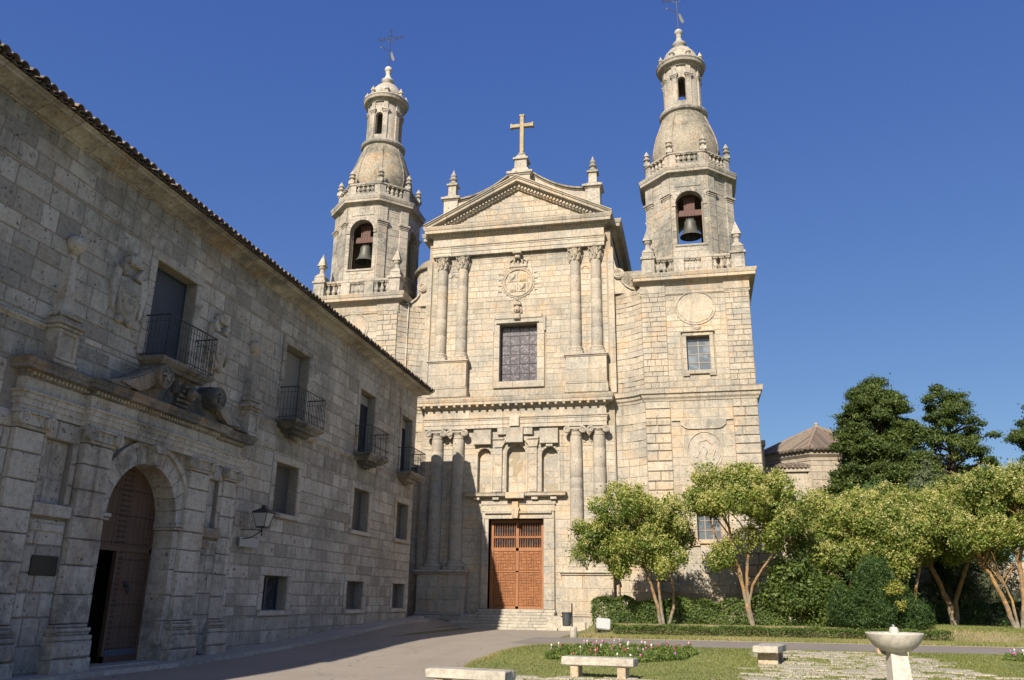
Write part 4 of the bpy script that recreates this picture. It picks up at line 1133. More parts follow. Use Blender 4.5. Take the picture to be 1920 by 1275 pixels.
# --- entablatures
def ret(y, xa, xb, back): return [(xa, back), (xa, y), (xb, y), (xb, back)]
XA, XB = -15.08, -4.5
def entab(za, zb, zc, zt, out, ya=YW-.28, xa=XA, xb=XB, back=YW+.6, par=None):
    par = par or CH
    mb = MB(); h = zb-za
    mould(mb, ret(ya, xa, xb, back), [(-.5, 0), (0, 0), (0, .34*h), (.03, .35*h), (.03, .72*h), (.06, .74*h), (.06, .85*h), (.11, .9*h), (.12, h), (-.5, h)], seg=1.15, z=za, gap=.01); build(mb, 'architrave', 'church', par)
    mb = MB(); mould(mb, ret(ya, xa, xb, back), [(-.5, 0), (0, 0), (0, zc-zb-.004), (-.5, zc-zb-.004)], seg=.95, z=zb+.002, gap=.01); build(mb, 'frieze', 'church', par)
    mb = MB(); mould(mb, ret(ya, xa, xb, back), cornice_prof(zt-zc, out, -.5), seg=1.2, z=zc, gap=.012); build(mb, 'cornice', 'church', par)
entab(11.1, 11.72, 12.2, 12.78, .47)
mb = MB(); pbox(mb, PC, -9.98, -9.42, 11.14, 11.74, .2, .46, tone=.8, b=.02); build(mb, 'uncarved_block', 'church', CH)
mb = MB(); pbox(mb, PC, XA-.35, XB+.35, 12.785, 12.92, 0, .55, b=.03); build(mb, 'cornice_weathering', 'dome', CH)
c_ = MB(); c_.bbox(-.07, .07, -.13, .13, 0, .13, .02); ME_CB = c_.mesh('modillion'); ME_CB.materials.append(MAT['church'])
for i in range(24):
    o = bpy.data.objects.new('modillion', ME_CB); COL.objects.link(o); o.location = (XA+.05+i*(XB-XA-.1)/23, YW-.28-.24, 12.29); adopt(o, CH)
entab(21.95, 22.62, 23.12, 23.8, .55, xa=-15.02, xb=-4.4)
mb = MB(); x = -15.2
while x < -4.2: mb.box(x, x+.11, YW-.28-.22, YW-.3, 23.26, 23.4, random.random()); x += .21
build(mb, 'dentil_band', 'church', CH, kind='stuff')
# nave behind, its entablature returning along the sides
NB = [(-15.35, 72), (-15.35, 45.75), (-4.0, 45.75), (-4.0, 72)]
mb = MB(); mb.box(-15.35, -4.0, 45.9, 72, 0, 23.1); build(mb, 'nave_wall', 'church', CH)
for nm, pf, z in (('nave_frieze', [(-.3, 0), (.0, 0), (.03, .3), (.03, .62), (.0, .64), (.0, 1.1), (-.3, 1.1)], 21.95), ('nave_cornice', cornice_prof(.75, .62, -.3), 23.05)):
    mb = MB(); mould(mb, NB, pf, seg=1.3, z=z); build(mb, nm, 'church', CH)
mb = MB(); mb.prism([(-15.9, 23.8), (-3.45, 23.8), (X0, 26.2)], lambda q: (q[0], 46.4, q[1]), lambda q: (q[0], 72.4, q[1])); build(mb, 'nave_roof', 'tile', CH)

# --- pediment
AP = (-9.68, 26.88); XL, XR, ZL = -15.55, -3.85, 23.98
def rake(prof, name, mat='church', seg=1.2, kind=None):
    mb = MB()
    for s, xe in ((-1, XL), (1, XR)):
        n = int(abs(xe-AP[0])/seg)
        for i in range(n):
            t0, t1 = i/n, (i+1)/n
            if i: t0 += .004
            xa, xb = xe+(AP[0]-xe)*t0, xe+(AP[0]-xe)*t1
            za, zb = ZL+(AP[1]-ZL)*t0, ZL+(AP[1]-ZL)*t1
            mb.prism(prof, lambda q: (xa, YW-q[1], za+q[0]), lambda q: (xb, YW-q[1], zb+q[0]))
    build(mb, name, mat, CH, kind=kind)
rake([(0, -.3), (0, .84), (-.06, .86), (-.10, .80), (-.16, .78), (-.18, .72), (-.34, .70), (-.36, .44), (-.44, .40), (-.44, -.3)], 'raking_cornice')
rake([(-.445, -.3), (-.445, .36), (-.62, .36), (-.66, .30), (-.72, .26), (-.72, -.3)], 'raking_bed_mould')
mb = MB()
for s, xe in ((-1, XL+.9), (1, XR-.9)):
    x = xe
    while s*(x-AP[0]) > .1:
        z = AP[1]+(ZL-AP[1])*abs(x-AP[0])/abs((XL if s < 0 else XR)-AP[0])
        mb.box(x-.055, x+.055, YW-.46, YW-.3, z-.60, z-.45, random.random()); x -= s*.2
build(mb, 'raking_dentils', 'church', CH, kind='stuff')
tymp = lambda z: (XL+(z+.70-ZL)/(AP[1]-ZL)*(AP[0]-XL), XR+(z+.70-ZL)/(AP[1]-ZL)*(AP[0]-XR))
mb = MB(); mb.prism([(-15.2, 23.8), (-4.2, 23.8), (AP[0], 26.3)], lambda q: (q[0], YW-.12, q[1]), lambda q: (q[0], YW+.9, q[1])); build(mb, 'tympanum', 'church_mortar', CH)
z = 23.82
while z < 25.9:
    a, b = tymp(z+.36)
    if b-a > .4: CS.masonry(lambda u, v, d: PC(u, v, d+.12), a, b, z, z+.37, ch=.4, ln=(.5, .95), gap=.016, pr=(.01, .025), seed=int(z*100))
    z += .375
# attic wall with hollow curve, corner pedestals and central pedestal
mb = MB()
def az(x):
    t = (abs(x-X0)-.75)/3.35; t = min(1, max(0, t)); return 27.48-1.42*(1-(1-t)**1.9)
n = 22
for i in range(n):
    xa, xb = X0-4.15+8.3*i/n+.004, X0-4.15+8.3*(i+1)/n-.004
    mb.prism([(xa, 24.0), (xb, 24.0), (xb, az(xb)), (xa, az(xa))], lambda q: (q[0], 45.5, q[1]), lambda q: (q[0], 46.3, q[1]))
build(mb, 'attic_wall', 'church', CH)
mb = MB()
for i in range(n):
    xa, xb = X0-4.15+8.3*i/n, X0-4.15+8.3*(i+1)/n
    for dz, e, hh in ((.004, .06, .09), (.098, .16, .10)): mb.prism([(xa+.004, az(xa)+dz), (xb-.004, az(xb)+dz), (xb-.004, az(xb)+dz+hh), (xa+.004, az(xa)+dz+hh)], lambda q: (q[0], 45.5-e, q[1]), lambda q: (q[0], 46.3+e, q[1]))
build(mb, 'attic_coping', 'dome', CH)
for x in (X0-4.55, X0+4.55):
    mb = MB(); y = 45.8; e_ = .55
    mb.bbox(x-.46, x+.46, y-.46, y+.46, 23.9, 25.55+e_, .02); mb.frus((x, y), .50, .50, 25.56+e_, 25.66+e_, 1.1); mb.frus((x, y), .62, .62, 25.662+e_, 25.8+e_, 1.); mb.frus((x, y), .55, .55, 25.8+e_, 26.0+e_, .6)
    o = build(mb, 'attic_pedestal', 'tower', CH)
    mb = MB(); mb.frus((x, y), .26, .26, 26.0+e_, 26.75+e_, .95); mb.frus((x, y), .34, .34, 26.752+e_, 26.86+e_, 1.05)
    mb.lathe((x, y), [(a_, b_+e_) for a_, b_ in [(.3, 26.86), (.34, 26.95), (.2, 27.08), (.14, 27.16), (.24, 27.24), (.26, 27.32), (.15, 27.44), (.19, 27.52), (.2, 27.58), (.1, 27.72), (.06, 27.86), (.03, 27.98)]], 14)
    build(mb, 'finial', 'tower', o)
mb = MB(); y = 45.7
mb.bbox(X0-.66, X0+.66, y-.6, y+.6, 26.600, 27.350, .02); mb.frus((X0, y), .72, .66, 27.352, 27.450, 1.08); mb.frus((X0, y), .82, .76, 27.452, 27.600, 1.); mb.frus((X0, y), .64, .6, 27.600, 27.950, .72); mb.frus((X0, y), .40, .4, 27.952, 28.600, .95); mb.frus((X0, y), .48, .48, 28.602, 28.720, 1.); mb.frus((X0, y), .4, .4, 28.720, 29.000, .6)
mb.lathe((X0, y), [(.26, 29.000), (.3, 29.080), (.24, 29.180), (.14, 29.260)], 14)
o = build(mb, 'cross_pedestal', 'tower', CH)
mb = MB(); mb.bbox(X0-.125, X0+.125, y-.12, y+.12, 29.250, 32.000, .02); mb.bbox(X0-.72, X0-.126, y-.12, y+.12, 31.130, 31.380, .02); mb.bbox(X0+.126, X0+.72, y-.12, y+.12, 31.130, 31.380, .02)
for p in ((X0-.7, 0), (X0+.7, 0)): mb.bbox(p[0]-.06, p[0]+.06, y-.15, y+.15, 31.090, 31.420, .02)
mb.bbox(X0-.165, X0+.165, y-.15, y+.15, 31.920, 32.060, .02)
build(mb, 'stone_cross', stone_mat('lichened_cross_stone', [(.40, .32, .18), (.44, .36, .21)], warm=(.5, .33, .1), warm_amt=.7, grey=(.3, .28, .22)), o)

# --- hollow-curved wings between centre and towers, and the towers
def wing(s, seed):
    f = lambda u: X0+s*(u-X0)
    ycv = lambda u: 45.25-.85*max(0., min(1., (u+4.25)/1.9))**2.2
    P = lambda u, v, d: (f(u), ycv(u)-d, v)
    mb = MB(); core(mb, P, -4.3, -2.3, -.2, 18.9, [], .6, du=.22); w = build(mb, 'wing_wall', 'church_mortar', CH)
    CS.masonry(P, -4.05, -2.33, .3, 12.2, ch=.5, ln=(.45, .9), gap=.011, pr=(.008, .02), seed=seed)
    CS.masonry(P, -4.05, -2.33, 12.9, 18.9, ch=.34, ln=(.4, .85), gap=.011, pr=(.008, .022), seed=seed+1)
    mb = MB(); pts = [(-4.3+2.0*k/9) for k in range(10)]
    path = [(f(u), ycv(u)) for u in pts]
    if s < 0: path = path[::-1]
    mould(mb, path, [(-.2, 0), (.03, 0), (.06, .12), (.14, .2), (.17, .34), (.27, .4), (.30, .62), (.33, .68), (-.2, .72)], seg=3, gap=0, z=12.22); build(mb, 'string_course', 'church', w)
    mb = MB(); mould(mb, path, [(-.2, 0), (.05, 0), (.05, .5), (-.2, .5)], seg=3, gap=0, z=11.1); build(mb, 'band', 'church', w)
    # scroll-ended top
    top = [(-2.32, 18.92), (-2.6, 18.98), (-2.95, 19.08), (-3.25, 19.3), (-3.48, 19.6), (-3.58, 19.86)]
    mb = MB(); ppoly(mb, lambda u, v, d: (f(u), 45.02-d, v), [(-4.25, 18.9), (-2.32, 18.9)]+top+[(-3.62, 20.3), (-3.8, 20.7), (-3.92, 21.3), (-3.95, 21.9), (-4.25, 21.9)], -.4, .0, k=1.)
    o = build(mb, 'scroll_wing', 'church', w)
    mb = MB(); tp = [(-2.32, 18.95), (-2.6, 19.0), (-2.95, 19.1), (-3.25, 19.32), (-3.46, 19.6)]
    for p, q in zip(tp, tp[1:]): mb.prism([p, q, (q[0], q[1]+.13), (p[0], p[1]+.13)], lambda w_: (f(w_[0]), 44.9, w_[1]), lambda w_: (f(w_[0]), 45.5, w_[1]))
    Pm = (lambda u, v, d: (f(u), 45.02-d, v))
    volute(mb, Pm, -3.62, 20.12, .33, .12, s, .2); build(mb, 'scroll', 'church', o)
    # squared pilaster strip beside the columns, upper storey
    mb = MB()
    for k in range(10): pbox(mb, lambda u, v, d: (f(u), 45.05-d, v), -4.22, -3.9, 12.95+.88*k+.004, 12.95+.88*(k+1)-.004, 0, .14, b=.01)
    build(mb, 'pilaster_strip', 'church', w)
wing(1, 40); wing(-1, 50)
mb = MB(); mb.box(-4.0, -2.0, 46.6, 47.3, 15, 20.9); mb.box(-3.0, -1.9, 46.5, 47.2, 20.3, 20.65); build(mb, 'parapet', 'dome', CH)
mb = MB(); mb.lathe((-15.15, 46.9), [(1.45, 12), (1.45, 21.5)], 30); tr = build(mb, 'stair_turret', 'church', CH)
CS.masonry(lambda u, v, d: (-15.15+(1.45+d)*math.cos(u), 46.9+(1.45+d)*math.sin(u), v), PI*.9, PI*1.75, 17, 21.5, ch=.42, ln=(.35, .6), gap=.02, pr=(.012, .03), seed=77)
mb = MB(); mb.lathe((-15.15, 46.9), [(1.45, 21.5), (1.66, 21.56), (1.68, 21.66), (1.6, 21.8), (1.35, 22.15), (.9, 22.5), (.4, 22.75), (.05, 22.85)], 30); build(mb, 'turret_dome', 'dome', tr, smooth=True)
mb = MB(); mb.tube([(-16.45, 44.75, 19.0), (-16.45, 44.75, 12.9)], .045, 8); mb.tube([(-16.45, 44.75, 19.0), (-17.0, 44.7, 19.05)], .045, 8); build(mb, 'drainpipe', 'left_trim', CH)

def baluster_mesh(h, r, mat):
    m = MB(); m.frus((0, 0), r*1.15, r*1.15, 0, h*.08, 1.)
    m.lathe((0, 0), [(r*.6, h*.08), (r*.95, h*.14), (r*.62, h*.2), (r*.8, h*.27), (r*1.1, h*.38), (r*1.0, h*.48), (r*.62, h*.64), (r*.5, h*.78), (r*.72, h*.84), (r*.6, h*.9)], 12)
    m.frus((0, 0), r*1.05, r*1.05, h*.9, h, 1.); me = m.mesh('baluster'); me.materials.append(MAT[mat]); return me
ME_B1 = baluster_mesh(.82, .13, 'tower'); ME_B2 = baluster_mesh(.5, .12, 'tower')

def tower(dx, seed, pretty):
    R = random.Random(seed); cx, cy = .66+dx, 47.4
    P = lambda u, v, d: (u+dx, 44.4-d, v)
    up_w = (.05, 1.32, 13.88, 15.85); lo_w = (.1, 1.3, 4.85, 6.3)
    mb = MB(); core(mb, P, -2.33, 3.6, -.2, 18.9, [up_w, lo_w], .7)
    mb.box(cx-2.99, cx-2.3, 45.1, 50.4, -.2, 18.9, .5); mb.box(cx+2.25, cx+2.94, 45.1, 50.4, -.2, 18.9, .5); mb.box(cx-2.3, cx+2.25, 49.7, 50.4, -.2, 18.9, .5)
    T = build(mb, 'bell_tower', 'church_mortar' if pretty else 'church_mortar', CH)
    H1 = [(-.25, 1.62, 13.6, 16.15)]; H0 = [(-.15, 1.55, 4.6, 6.55)]
    for a, b, pr0 in ((-2.33, -.98, .06), (2.3, 3.6, .06)):
        CS.masonry(P, a, b, 2.2, 12.2, ch=.5, ln=(.6, 1.36), gap=.024, pr=(.01, .03), base=pr0, seed=seed+int(a*3), bev=.028, tone=(.1, .9), sunk=.07)
        CS.masonry(P, a, b, 12.95, 18.9, ch=.31, ln=(.35, .85), gap=.012, pr=(.008, .025), base=.05, seed=seed+int(a*5), tone=(0, .8), sunk=.055)
    CS.masonry(P, -.98, 2.3, 2.2, 12.2, ch=.5, ln=(.6, 1.3), gap=.010, pr=(.008, .018), holes=H0, seed=seed+3)
    CS.masonry(P, -.98, 2.3, 12.95, 18.9, ch=.33, ln=(.4, .9), gap=.011, pr=(.008, .022), holes=H1, seed=seed+4)
    Pr = lambda u, v, d: (cx+2.94+d, u, v)
    CS.masonry(Pr, 44.45, 50.4, 2.2, 12.2, ch=.5, ln=(.6, 1.3), gap=.016, pr=(.012, .025), seed=seed+8)
    CS.masonry(Pr, 44.45, 50.4, 12.95, 18.9, ch=.33, ln=(.4, .9), gap=.018, pr=(.012, .03), seed=seed+9)
    sq = [(cx-2.99, 50.4), (cx-2.99, 44.4), (cx+2.94, 44.4), (cx+2.94, 50.4)]
    mb = MB(); mould(mb, sq, [(-.2, 0), (.05, 0), (.08, .1), (.16, .2), (.19, .34), (.28, .4), (.31, .62), (.34, .68), (-.2, .74)], seg=.95, z=12.2); build(mb, 'string_course', 'church', T)
    # round recessed panel, low medallion, dropped panel
    for (uc, zc, ru, rz, dd) in ((.66, 17.5, 1.08, .98, .04), (.72, 9.4, .92, 1.05, .03)):
        mb = MB(); mb.tube([P(uc+ru*math.cos(2*PI*k/36), zc+rz*math.sin(2*PI*k/36), .03) for k in range(37)], dd, 7)
        mb.tube([P(uc+(ru-.16)*math.cos(2*PI*k/36), zc+(rz-.16)*math.sin(2*PI*k/36), .02) for k in range(37)], .035, 6)
        o = build(mb, 'medallion', 'church', T)
        mb = MB(); ppoly(mb, P, [(uc+(ru-.1)*math.cos(2*PI*k/28), zc+(rz-.1)*math.sin(2*PI*k/28)) for k in range(28)], 0, .045, k=.98)
        if zc < 12:
            for k in range(3): mb.tube([P(uc-.4+.4*k, zc+.3-.1*k, .04), P(uc-.3+.4*k, zc, .05), P(uc-.42+.4*k, zc-.3, .04)], [.04, .06, .04], 6)
            mb.tube([P(uc-.3, zc+.5, .04), P(uc+.1, zc+.62, .05), P(uc+.4, zc+.35, .04)], [.03, .06, .04], 6)
            for k in range(7): mb.sphere(P(uc+R.uniform(-.5, .5), zc+R.uniform(-.5, .6), .02), R.uniform(.05, .09), 7, 5)
        build(mb, 'medallion_field', 'church', o)
    mb = MB(); ppoly(mb, P, [(-.95, 11.18), (2.27, 11.18), (2.27, 11.08), (1.92, 11.08), (1.88, 10.85), (1.7, 10.68), (1.45, 10.62), (.0, 10.62), (-.25, 10.68), (-.45, 10.85), (-.5, 11.08), (-.95, 11.08)], 0, .09); build(mb, 'apron', 'church', T)
    # windows
    for (a, b, c, d), grid in ((up_w, (2, 4)), (lo_w, (3, 3))):
        mb = MB(); w = .2
        for p, q in ((a-w, a+.004), (b-.004, b+w)):
            for i in range(3): pbox(mb, P, p, q, c+(d-c)*i/3+.003, c+(d-c)*(i+1)/3-.003, -.35, .09, b=.015)
        pbox(mb, P, a-w, b+w, d+.003, d+.2, -.35, .1, b=.015); pbox(mb, P, a-w-.08, b+w+.08, d+.204, d+.30, 0, .2, b=.02)
        pbox(mb, P, a-w-.05, b+w+.05, c-.22, c-.003, -.35, .12, b=.02)
        for p, q in ((a-w-.05, a+.1), (b-.1, b+w+.05)): pbox(mb, P, p, q, c-.33, c-.224, 0, .12, b=.02)
        if c > 10: mb.lathe((dx+.68, 44.35), [(.16, 16.18), (.2, 16.3), (.12, 16.42)], 12); ppoly(mb, P, [(.5, 16.15), (.86, 16.15), (.9, 16.42), (.46, 16.42)], 0, .1)
        o = build(mb, 'window', 'church', T)
        nx, nz = grid; fw_ = .03
        for i in range(nx):
            for j in range(nz):
                m = MB(); pbox(m, P, a+(b-a)*i/nx+fw_*.6, a+(b-a)*(i+1)/nx-fw_*.6, c+(d-c)*j/nz+fw_*.6, c+(d-c)*(j+1)/nz-fw_*.6, -.29, -.28); build(m, 'pane', 'glass_grey', o)
        m = MB()
        for i in range(nx+1): x = a+(b-a)*i/nx; pbox(m, P, x-fw_, x+fw_, c, d, -.30, -.25)
        for j in range(nz+1): z = c+(d-c)*j/nz; pbox(m, P, a, b, z-fw_*.8, z+fw_*.8, -.295, -.255)
        build(m, 'window_frame', 'frame_grey', o)
        m = MB(); pbox(m, P, a-.1, b+.1, c-.1, d+.1, -.7, -.6); build(m, 'dark_backing', 'dark_void', o)  # near-black slab behind the panes, coloured as the unlit tower room
    # top band, terrace cornice, floor
    mb = MB(); mould(mb, sq, [(-.2, 0), (.04, 0), (.08, .06), (.08, .12), (-.2, .14)], seg=1.2, z=18.35); build(mb, 'band', 'church', T)
    for a in (cx-2.99, cx+2.94-1.3):
        mb = MB(); mb.box(a-.05, a+1.3+.05, 44.30, 44.5, 18.5, 18.92); build(mb, 'pilaster_cap', 'church', T)
    mb = MB(); mould(mb, sq+[], cornice_prof(.66, .5, -.3), closed=True, seg=1.1, z=18.92); build(mb, 'terrace_cornice', 'church', T)
    mb = MB(); mb.box(cx-3.1, cx+3.05, 44.3, 50.5, 19.3, 19.6); build(mb, 'terrace_floor', 'dome', T)
    # balustrade round the terrace
    hb = 2.52; pier = .36
    ring = [(cx-hb, cy-hb), (cx+hb, cy-hb), (cx+hb, cy+hb), (cx-hb, cy+hb)]
    rails = MB(); path = ring
    mould(rails, path, [(-.17, 0), (.17, 0), (.17, .16), (.14, .2), (-.14, .2), (-.17, .16)], closed=True, seg=1.2, z=19.6)
    mould(rails, path, [(-.17, 0), (.17, 0), (.2, .05), (.2, .14), (.14, .18), (-.14, .18), (-.2, .14), (-.2, .05)], closed=True, seg=1.2, z=20.66)
    bo = build(rails, 'balustrade', 'tower', T)
    for k in range(4):
        p = Vector(ring[k]); q = Vector(ring[(k+1) % 4]); d = (q-p).normalized(); Ln = (q-p).length
        m = MB(); x, y = ring[k]
        m.bbox(x-pier, x+pier, y-pier, y+pier, 19.61, 20.72, .015)
        for (sx, sy) in ((0, -1), (1, 0), (-1, 0), (0, 1)):
            a_, b_ = (.2, .03) if sx == 0 else (.03, .2); m.bbox(x+sx*(pier+.005)-a_, x+sx*(pier+.005)+a_, y+sy*(pier+.005)-b_, y+sy*(pier+.005)+b_, 19.85, 20.5, .008)
        m.frus((x, y), pier+.07, pier+.07, 20.722, 20.86, 1.); m.frus((x, y), pier-.02, pier-.02, 20.86, 21.15, .98); m.frus((x, y), pier, pier, 21.152, 21.4, .55)
        pr_ = build(m, 'corner_pier', 'tower', bo)
        m = MB(); m.lathe((x, y), [(.2, 21.38), (.16, 21.5), (.15, 21.72), (.24, 21.84), (.25, 21.92), (.2, 21.96)], 12); m.lathe((x, y), [(.38, 21.96), (.36, 22.0), (.0, 22.85)], 4, phase=PI/4); build(m, 'pyramid_finial', 'tower', pr_)
        for t in (.345, .655):
            c = p+d*(Ln*t); m = MB(); hx, hy = (.3, .18) if abs(d.x) > .5 else (.18, .3); m.bbox(c.x-hx, c.x+hx, c.y-hy, c.y+hy, 19.8, 20.67, .01); build(m, 'pier', 'tower', bo)
        for a_, b_ in ((.36/Ln, .345-.3/Ln), (.345+.3/Ln, .655-.3/Ln), (.655+.3/Ln, 1-.36/Ln)):
            for i in range(3):
                t = a_+(b_-a_)*(i+.5)/3; c = p+d*(Ln*t)
                o = bpy.data.objects.new('baluster', ME_B1); COL.objects.link(o); o.location = (c.x, c.y, 19.8); o.rotation_euler = (0, 0, R.uniform(-.03, .03)); o.scale = (1, 1, 1.06); adopt(o, bo)
    # octagonal belfry
    A_, F_ = 2.55, 2.55*math.tan(PI/8)
    oc = lambda a: [(cx+a/math.cos(PI/8)*math.cos(-PI/2-PI/8+k*PI/4), cy+a/math.cos(PI/8)*math.sin(-PI/2-PI/8+k*PI/4)) for k in range(8)]
    V = oc(A_)
    bel = MB(); zb, zt = 19.6, 26.1; ow = .8; sill, spr = 21.62, 24.25
    PF = []
    for k in range(8):
        p = Vector(V[k]); q = Vector(V[(k+1) % 8]); d = (q-p).normalized(); Ln = (q-p).length
        Pk = (lambda p, d: (lambda u, v, dd: (p.x+d.x*u+d.y*dd, p.y+d.y*u-d.x*dd, v)))(p, d); PF.append((Pk, Ln))
        hl = [(Ln/2-ow, Ln/2+ow, sill, spr+ow)] if k % 2 == 0 else []
        core(bel, Pk, .0, Ln, zb, zt, hl, .5)
        if hl: arch_fill(bel, Pk, Ln/2, ow, spr, spr+ow, .5)
    for (x, y) in V: bel.lathe((x+(cx-x)*.09, y+(cy-y)*.09), [(.22, zb), (.22, zt)], 8)
    bl = build(bel, 'belfry', 'church_mortar', T); TS = Stones()
    for k, (Pk, Ln) in enumerate(PF):
        hl = [(Ln/2-ow-.0, Ln/2+ow+.0, sill, spr+ow+.02)] if k % 2 == 0 else []
        TS.masonry(Pk, .01, Ln-.01, zb, 26.08, ch=.42, ln=(.4, .9), gap=.011, pr=(.008, .02), holes=hl, seed=seed+60+k, tone=(0, .9))
        if hl:
            m = MB(); arch_fill(m, Pk, Ln/2, ow+.0, spr, spr+ow+.02, .0, d=.02); arch_ring(m, Pk, Ln/2, spr, ow-.004, ow+.2, -.45, .055, n=9)
            for s in (-1, 1): pbox(m, Pk, Ln/2+s*(ow+.1)-.12, Ln/2+s*(ow+.1)+.12, spr-.16, spr-.01, -.2, .08, b=.02)
            m2 = MB(); pbox(m2, Pk, Ln/2-ow-.12, Ln/2+ow+.12, sill-.14, sill-.002, -.5, .07, b=.02); build(m2, 'bell_sill', 'tower', bl)
            build(m, 'bell_arch', 'tower', bl); m = MB(); pbox(m, Pk, .3, Ln-.3, 25.35, 25.95, 0, .05, b=.02); build(m, 'frieze_panel', 'tower', bl)
        else:
            for a, b in ((.02, .6), (Ln-.6, Ln-.02)):
                m = MB(); z = zb
                while z < 24.62: e = min(z+.75, 24.62); pbox(m, Pk, a, b, z+.004, e-.004, 0, .1, b=.012); z = e
                for zz, e_, hh in ((24.62, .03, .1), (24.73, .07, .1), (24.84, .13, .14)): pbox(m, Pk, a-e_*.8, b+e_*.8, zz, zz+hh, 0, .1+e_, b=.02)
                pbox(m, Pk, a, b, 25.0, 25.98, 0, .1, b=.02)
                build(m, 'pilaster', 'tower', bl)
    TS.finish(bl, 'tower', 120)
    mb = MB(); mould(mb, V, cornice_prof(.62, .41, -.6), closed=True, seg=1.2, z=25.98); build(mb, 'belfry_cornice', 'tower', bl)
    # upper terrace
    A2 = 2.42; V2 = oc(A2)
    mb = MB(); mb.lathe((cx, cy), [(A2/math.cos(PI/8), 26.55), (A2/math.cos(PI/8), 26.65)], 8, phase=PI/8); build(mb, 'upper_floor', 'dome', bl)
    mb = MB(); mould(mb, V2, [(-.3, 0), (.13, 0), (.13, .36), (.1, .42), (-.2, .42), (-.3, .36)], closed=True, seg=1.2, z=26.6); mould(mb, V2, [(-.15, 0), (.13, 0), (.17, .04), (.17, .13), (.12, .17), (-.15, .17)], closed=True, seg=1.2, z=27.58); b2 = build(mb, 'upper_balustrade', 'tower', bl)
    for k in range(8):
        p = Vector(V2[k]); q = Vector(V2[(k+1) % 8]); d = (q-p).normalized(); Ln = (q-p).length
        Pk = (lambda p, d: (lambda u, v, dd: (p.x+d.x*u+d.y*dd, p.y+d.y*u-d.x*dd, v)))(p, d)
        m = MB(); pbox(m, Pk, Ln-.36, Ln+.02, 27.0, 27.6, -.16, .11, b=.012); build(m, 'half_pier', 'tower', b2)
        m = MB(); pbox(m, Pk, -.02, .36, 27.0, 27.6, -.16, .11, b=.012)
        x, y = V2[k]; m.frus((x, y), .2, .2, 27.74, 27.98, .9); pz = build(m, 'pier', 'tower', b2)
        m = MB(); m.lathe((x, y), [(.13, 27.98), (.12, 28.12), (.22, 28.2), (.22, 28.28), (.13, 28.34), (.14, 28.4), (.21, 28.46), (.0, 28.86)], 8); build(m, 'pinnacle', 'tower', pz)
        for i in range(4):
            c = Pk(.36+(Ln-.72)*(i+.5)/4, 0, 0); o = bpy.data.objects.new('baluster', ME_B2); COL.objects.link(o); o.location = (c[0], c[1], 27.02); o.scale = (1, 1, 1.14); adopt(o, b2)
    # dome
    m = MB(); n = 32
    m.lathe((cx, cy), [(2.0, 26.6), (2.0, 28.1), (2.12, 28.5), (2.1, 28.95), (2.02, 29.4), (1.88, 29.9), (1.70, 30.4), (1.53, 30.9), (1.40, 31.25), (1.34, 31.45)], n, tone=.5)
    dm = build(m, 'dome', 'dome', T, smooth=True)
    for k in range(8):
        a_ = PI/8+k*PI/4; m = MB(); m.tube([(cx+r_*math.cos(a_), cy+r_*math.sin(a_), z) for r_, z in ((2.0, 28.1), (2.13, 28.6), (2.1, 28.95), (2.03, 29.4), (1.89, 29.9), (1.71, 30.4), (1.54, 30.9), (1.41, 31.25))], .045, 6); build(m, 'dome_rib', 'dome', dm)
    m = MB(); m.lathe((cx, cy), [(1.34, 31.4), (1.5, 31.5), (1.55, 31.62), (1.52, 31.72), (1.34, 31.82), (1.28, 31.9)], n); build(m, 'dome_ring', 'tower', dm)
    # lantern with eight pilasters and four openings
    r0 = 1.14; m = MB(); nz0, nsp, ow2 = 32.25, 33.72, .27
    Pc = lambda u, v, d: (cx+(r0+d)*math.cos(u/r0-PI/2), cy+(r0+d)*math.sin(u/r0-PI/2), v)
    circ = 2*PI*r0; hl = [(k*circ/4-ow2+(0), k*circ/4+ow2, nz0, nsp+ow2) for k in range(4)]+[(circ-ow2, circ, nz0, nsp+ow2)]
    hl[0] = (0, ow2, nz0, nsp+ow2)
    core(m, Pc, 0, circ, 31.85, 34.9, hl, .25, du=.14, tone=.6)
    for k in range(4): arch_fill(m, Pc, k*circ/4, ow2, nsp, nsp+ow2, .25, n=6)
    lt = build(m, 'lantern', 'tower', T)
    for k in range(8):
        uc = circ/16+k*circ/8; m = MB()
        pbox(m, Pc, uc-.15, uc+.15, 31.9, 33.95, 0, .09, b=.012)
        for zz, e_ in ((33.95, .03), (34.04, .07), (34.14, .11)): pbox(m, Pc, uc-.15-e_, uc+.15+e_, zz, zz+.09, 0, .09+e_, b=.015)
        pbox(m, Pc, uc-.15, uc+.15, 34.24, 34.85, 0, .09, b=.015); build(m, 'pilaster', 'tower', lt)
    m = MB(); m.lathe((cx, cy), [(1.1, 34.82), (1.26, 34.84), (1.3, 34.98), (1.52, 35.04), (1.56, 35.18), (1.62, 35.26), (1.6, 35.34), (1.1, 35.4)], n); build(m, 'lantern_cornice', 'tower', lt)
    m = MB(); m.lathe((cx, cy), [(1.28, 35.38), (1.2, 35.8), (1.02, 36.25), (.75, 36.62), (.45, 36.88), (.3, 36.95)], n, tone=.6); cu = build(m, 'cupola', 'tower', lt, smooth=True)
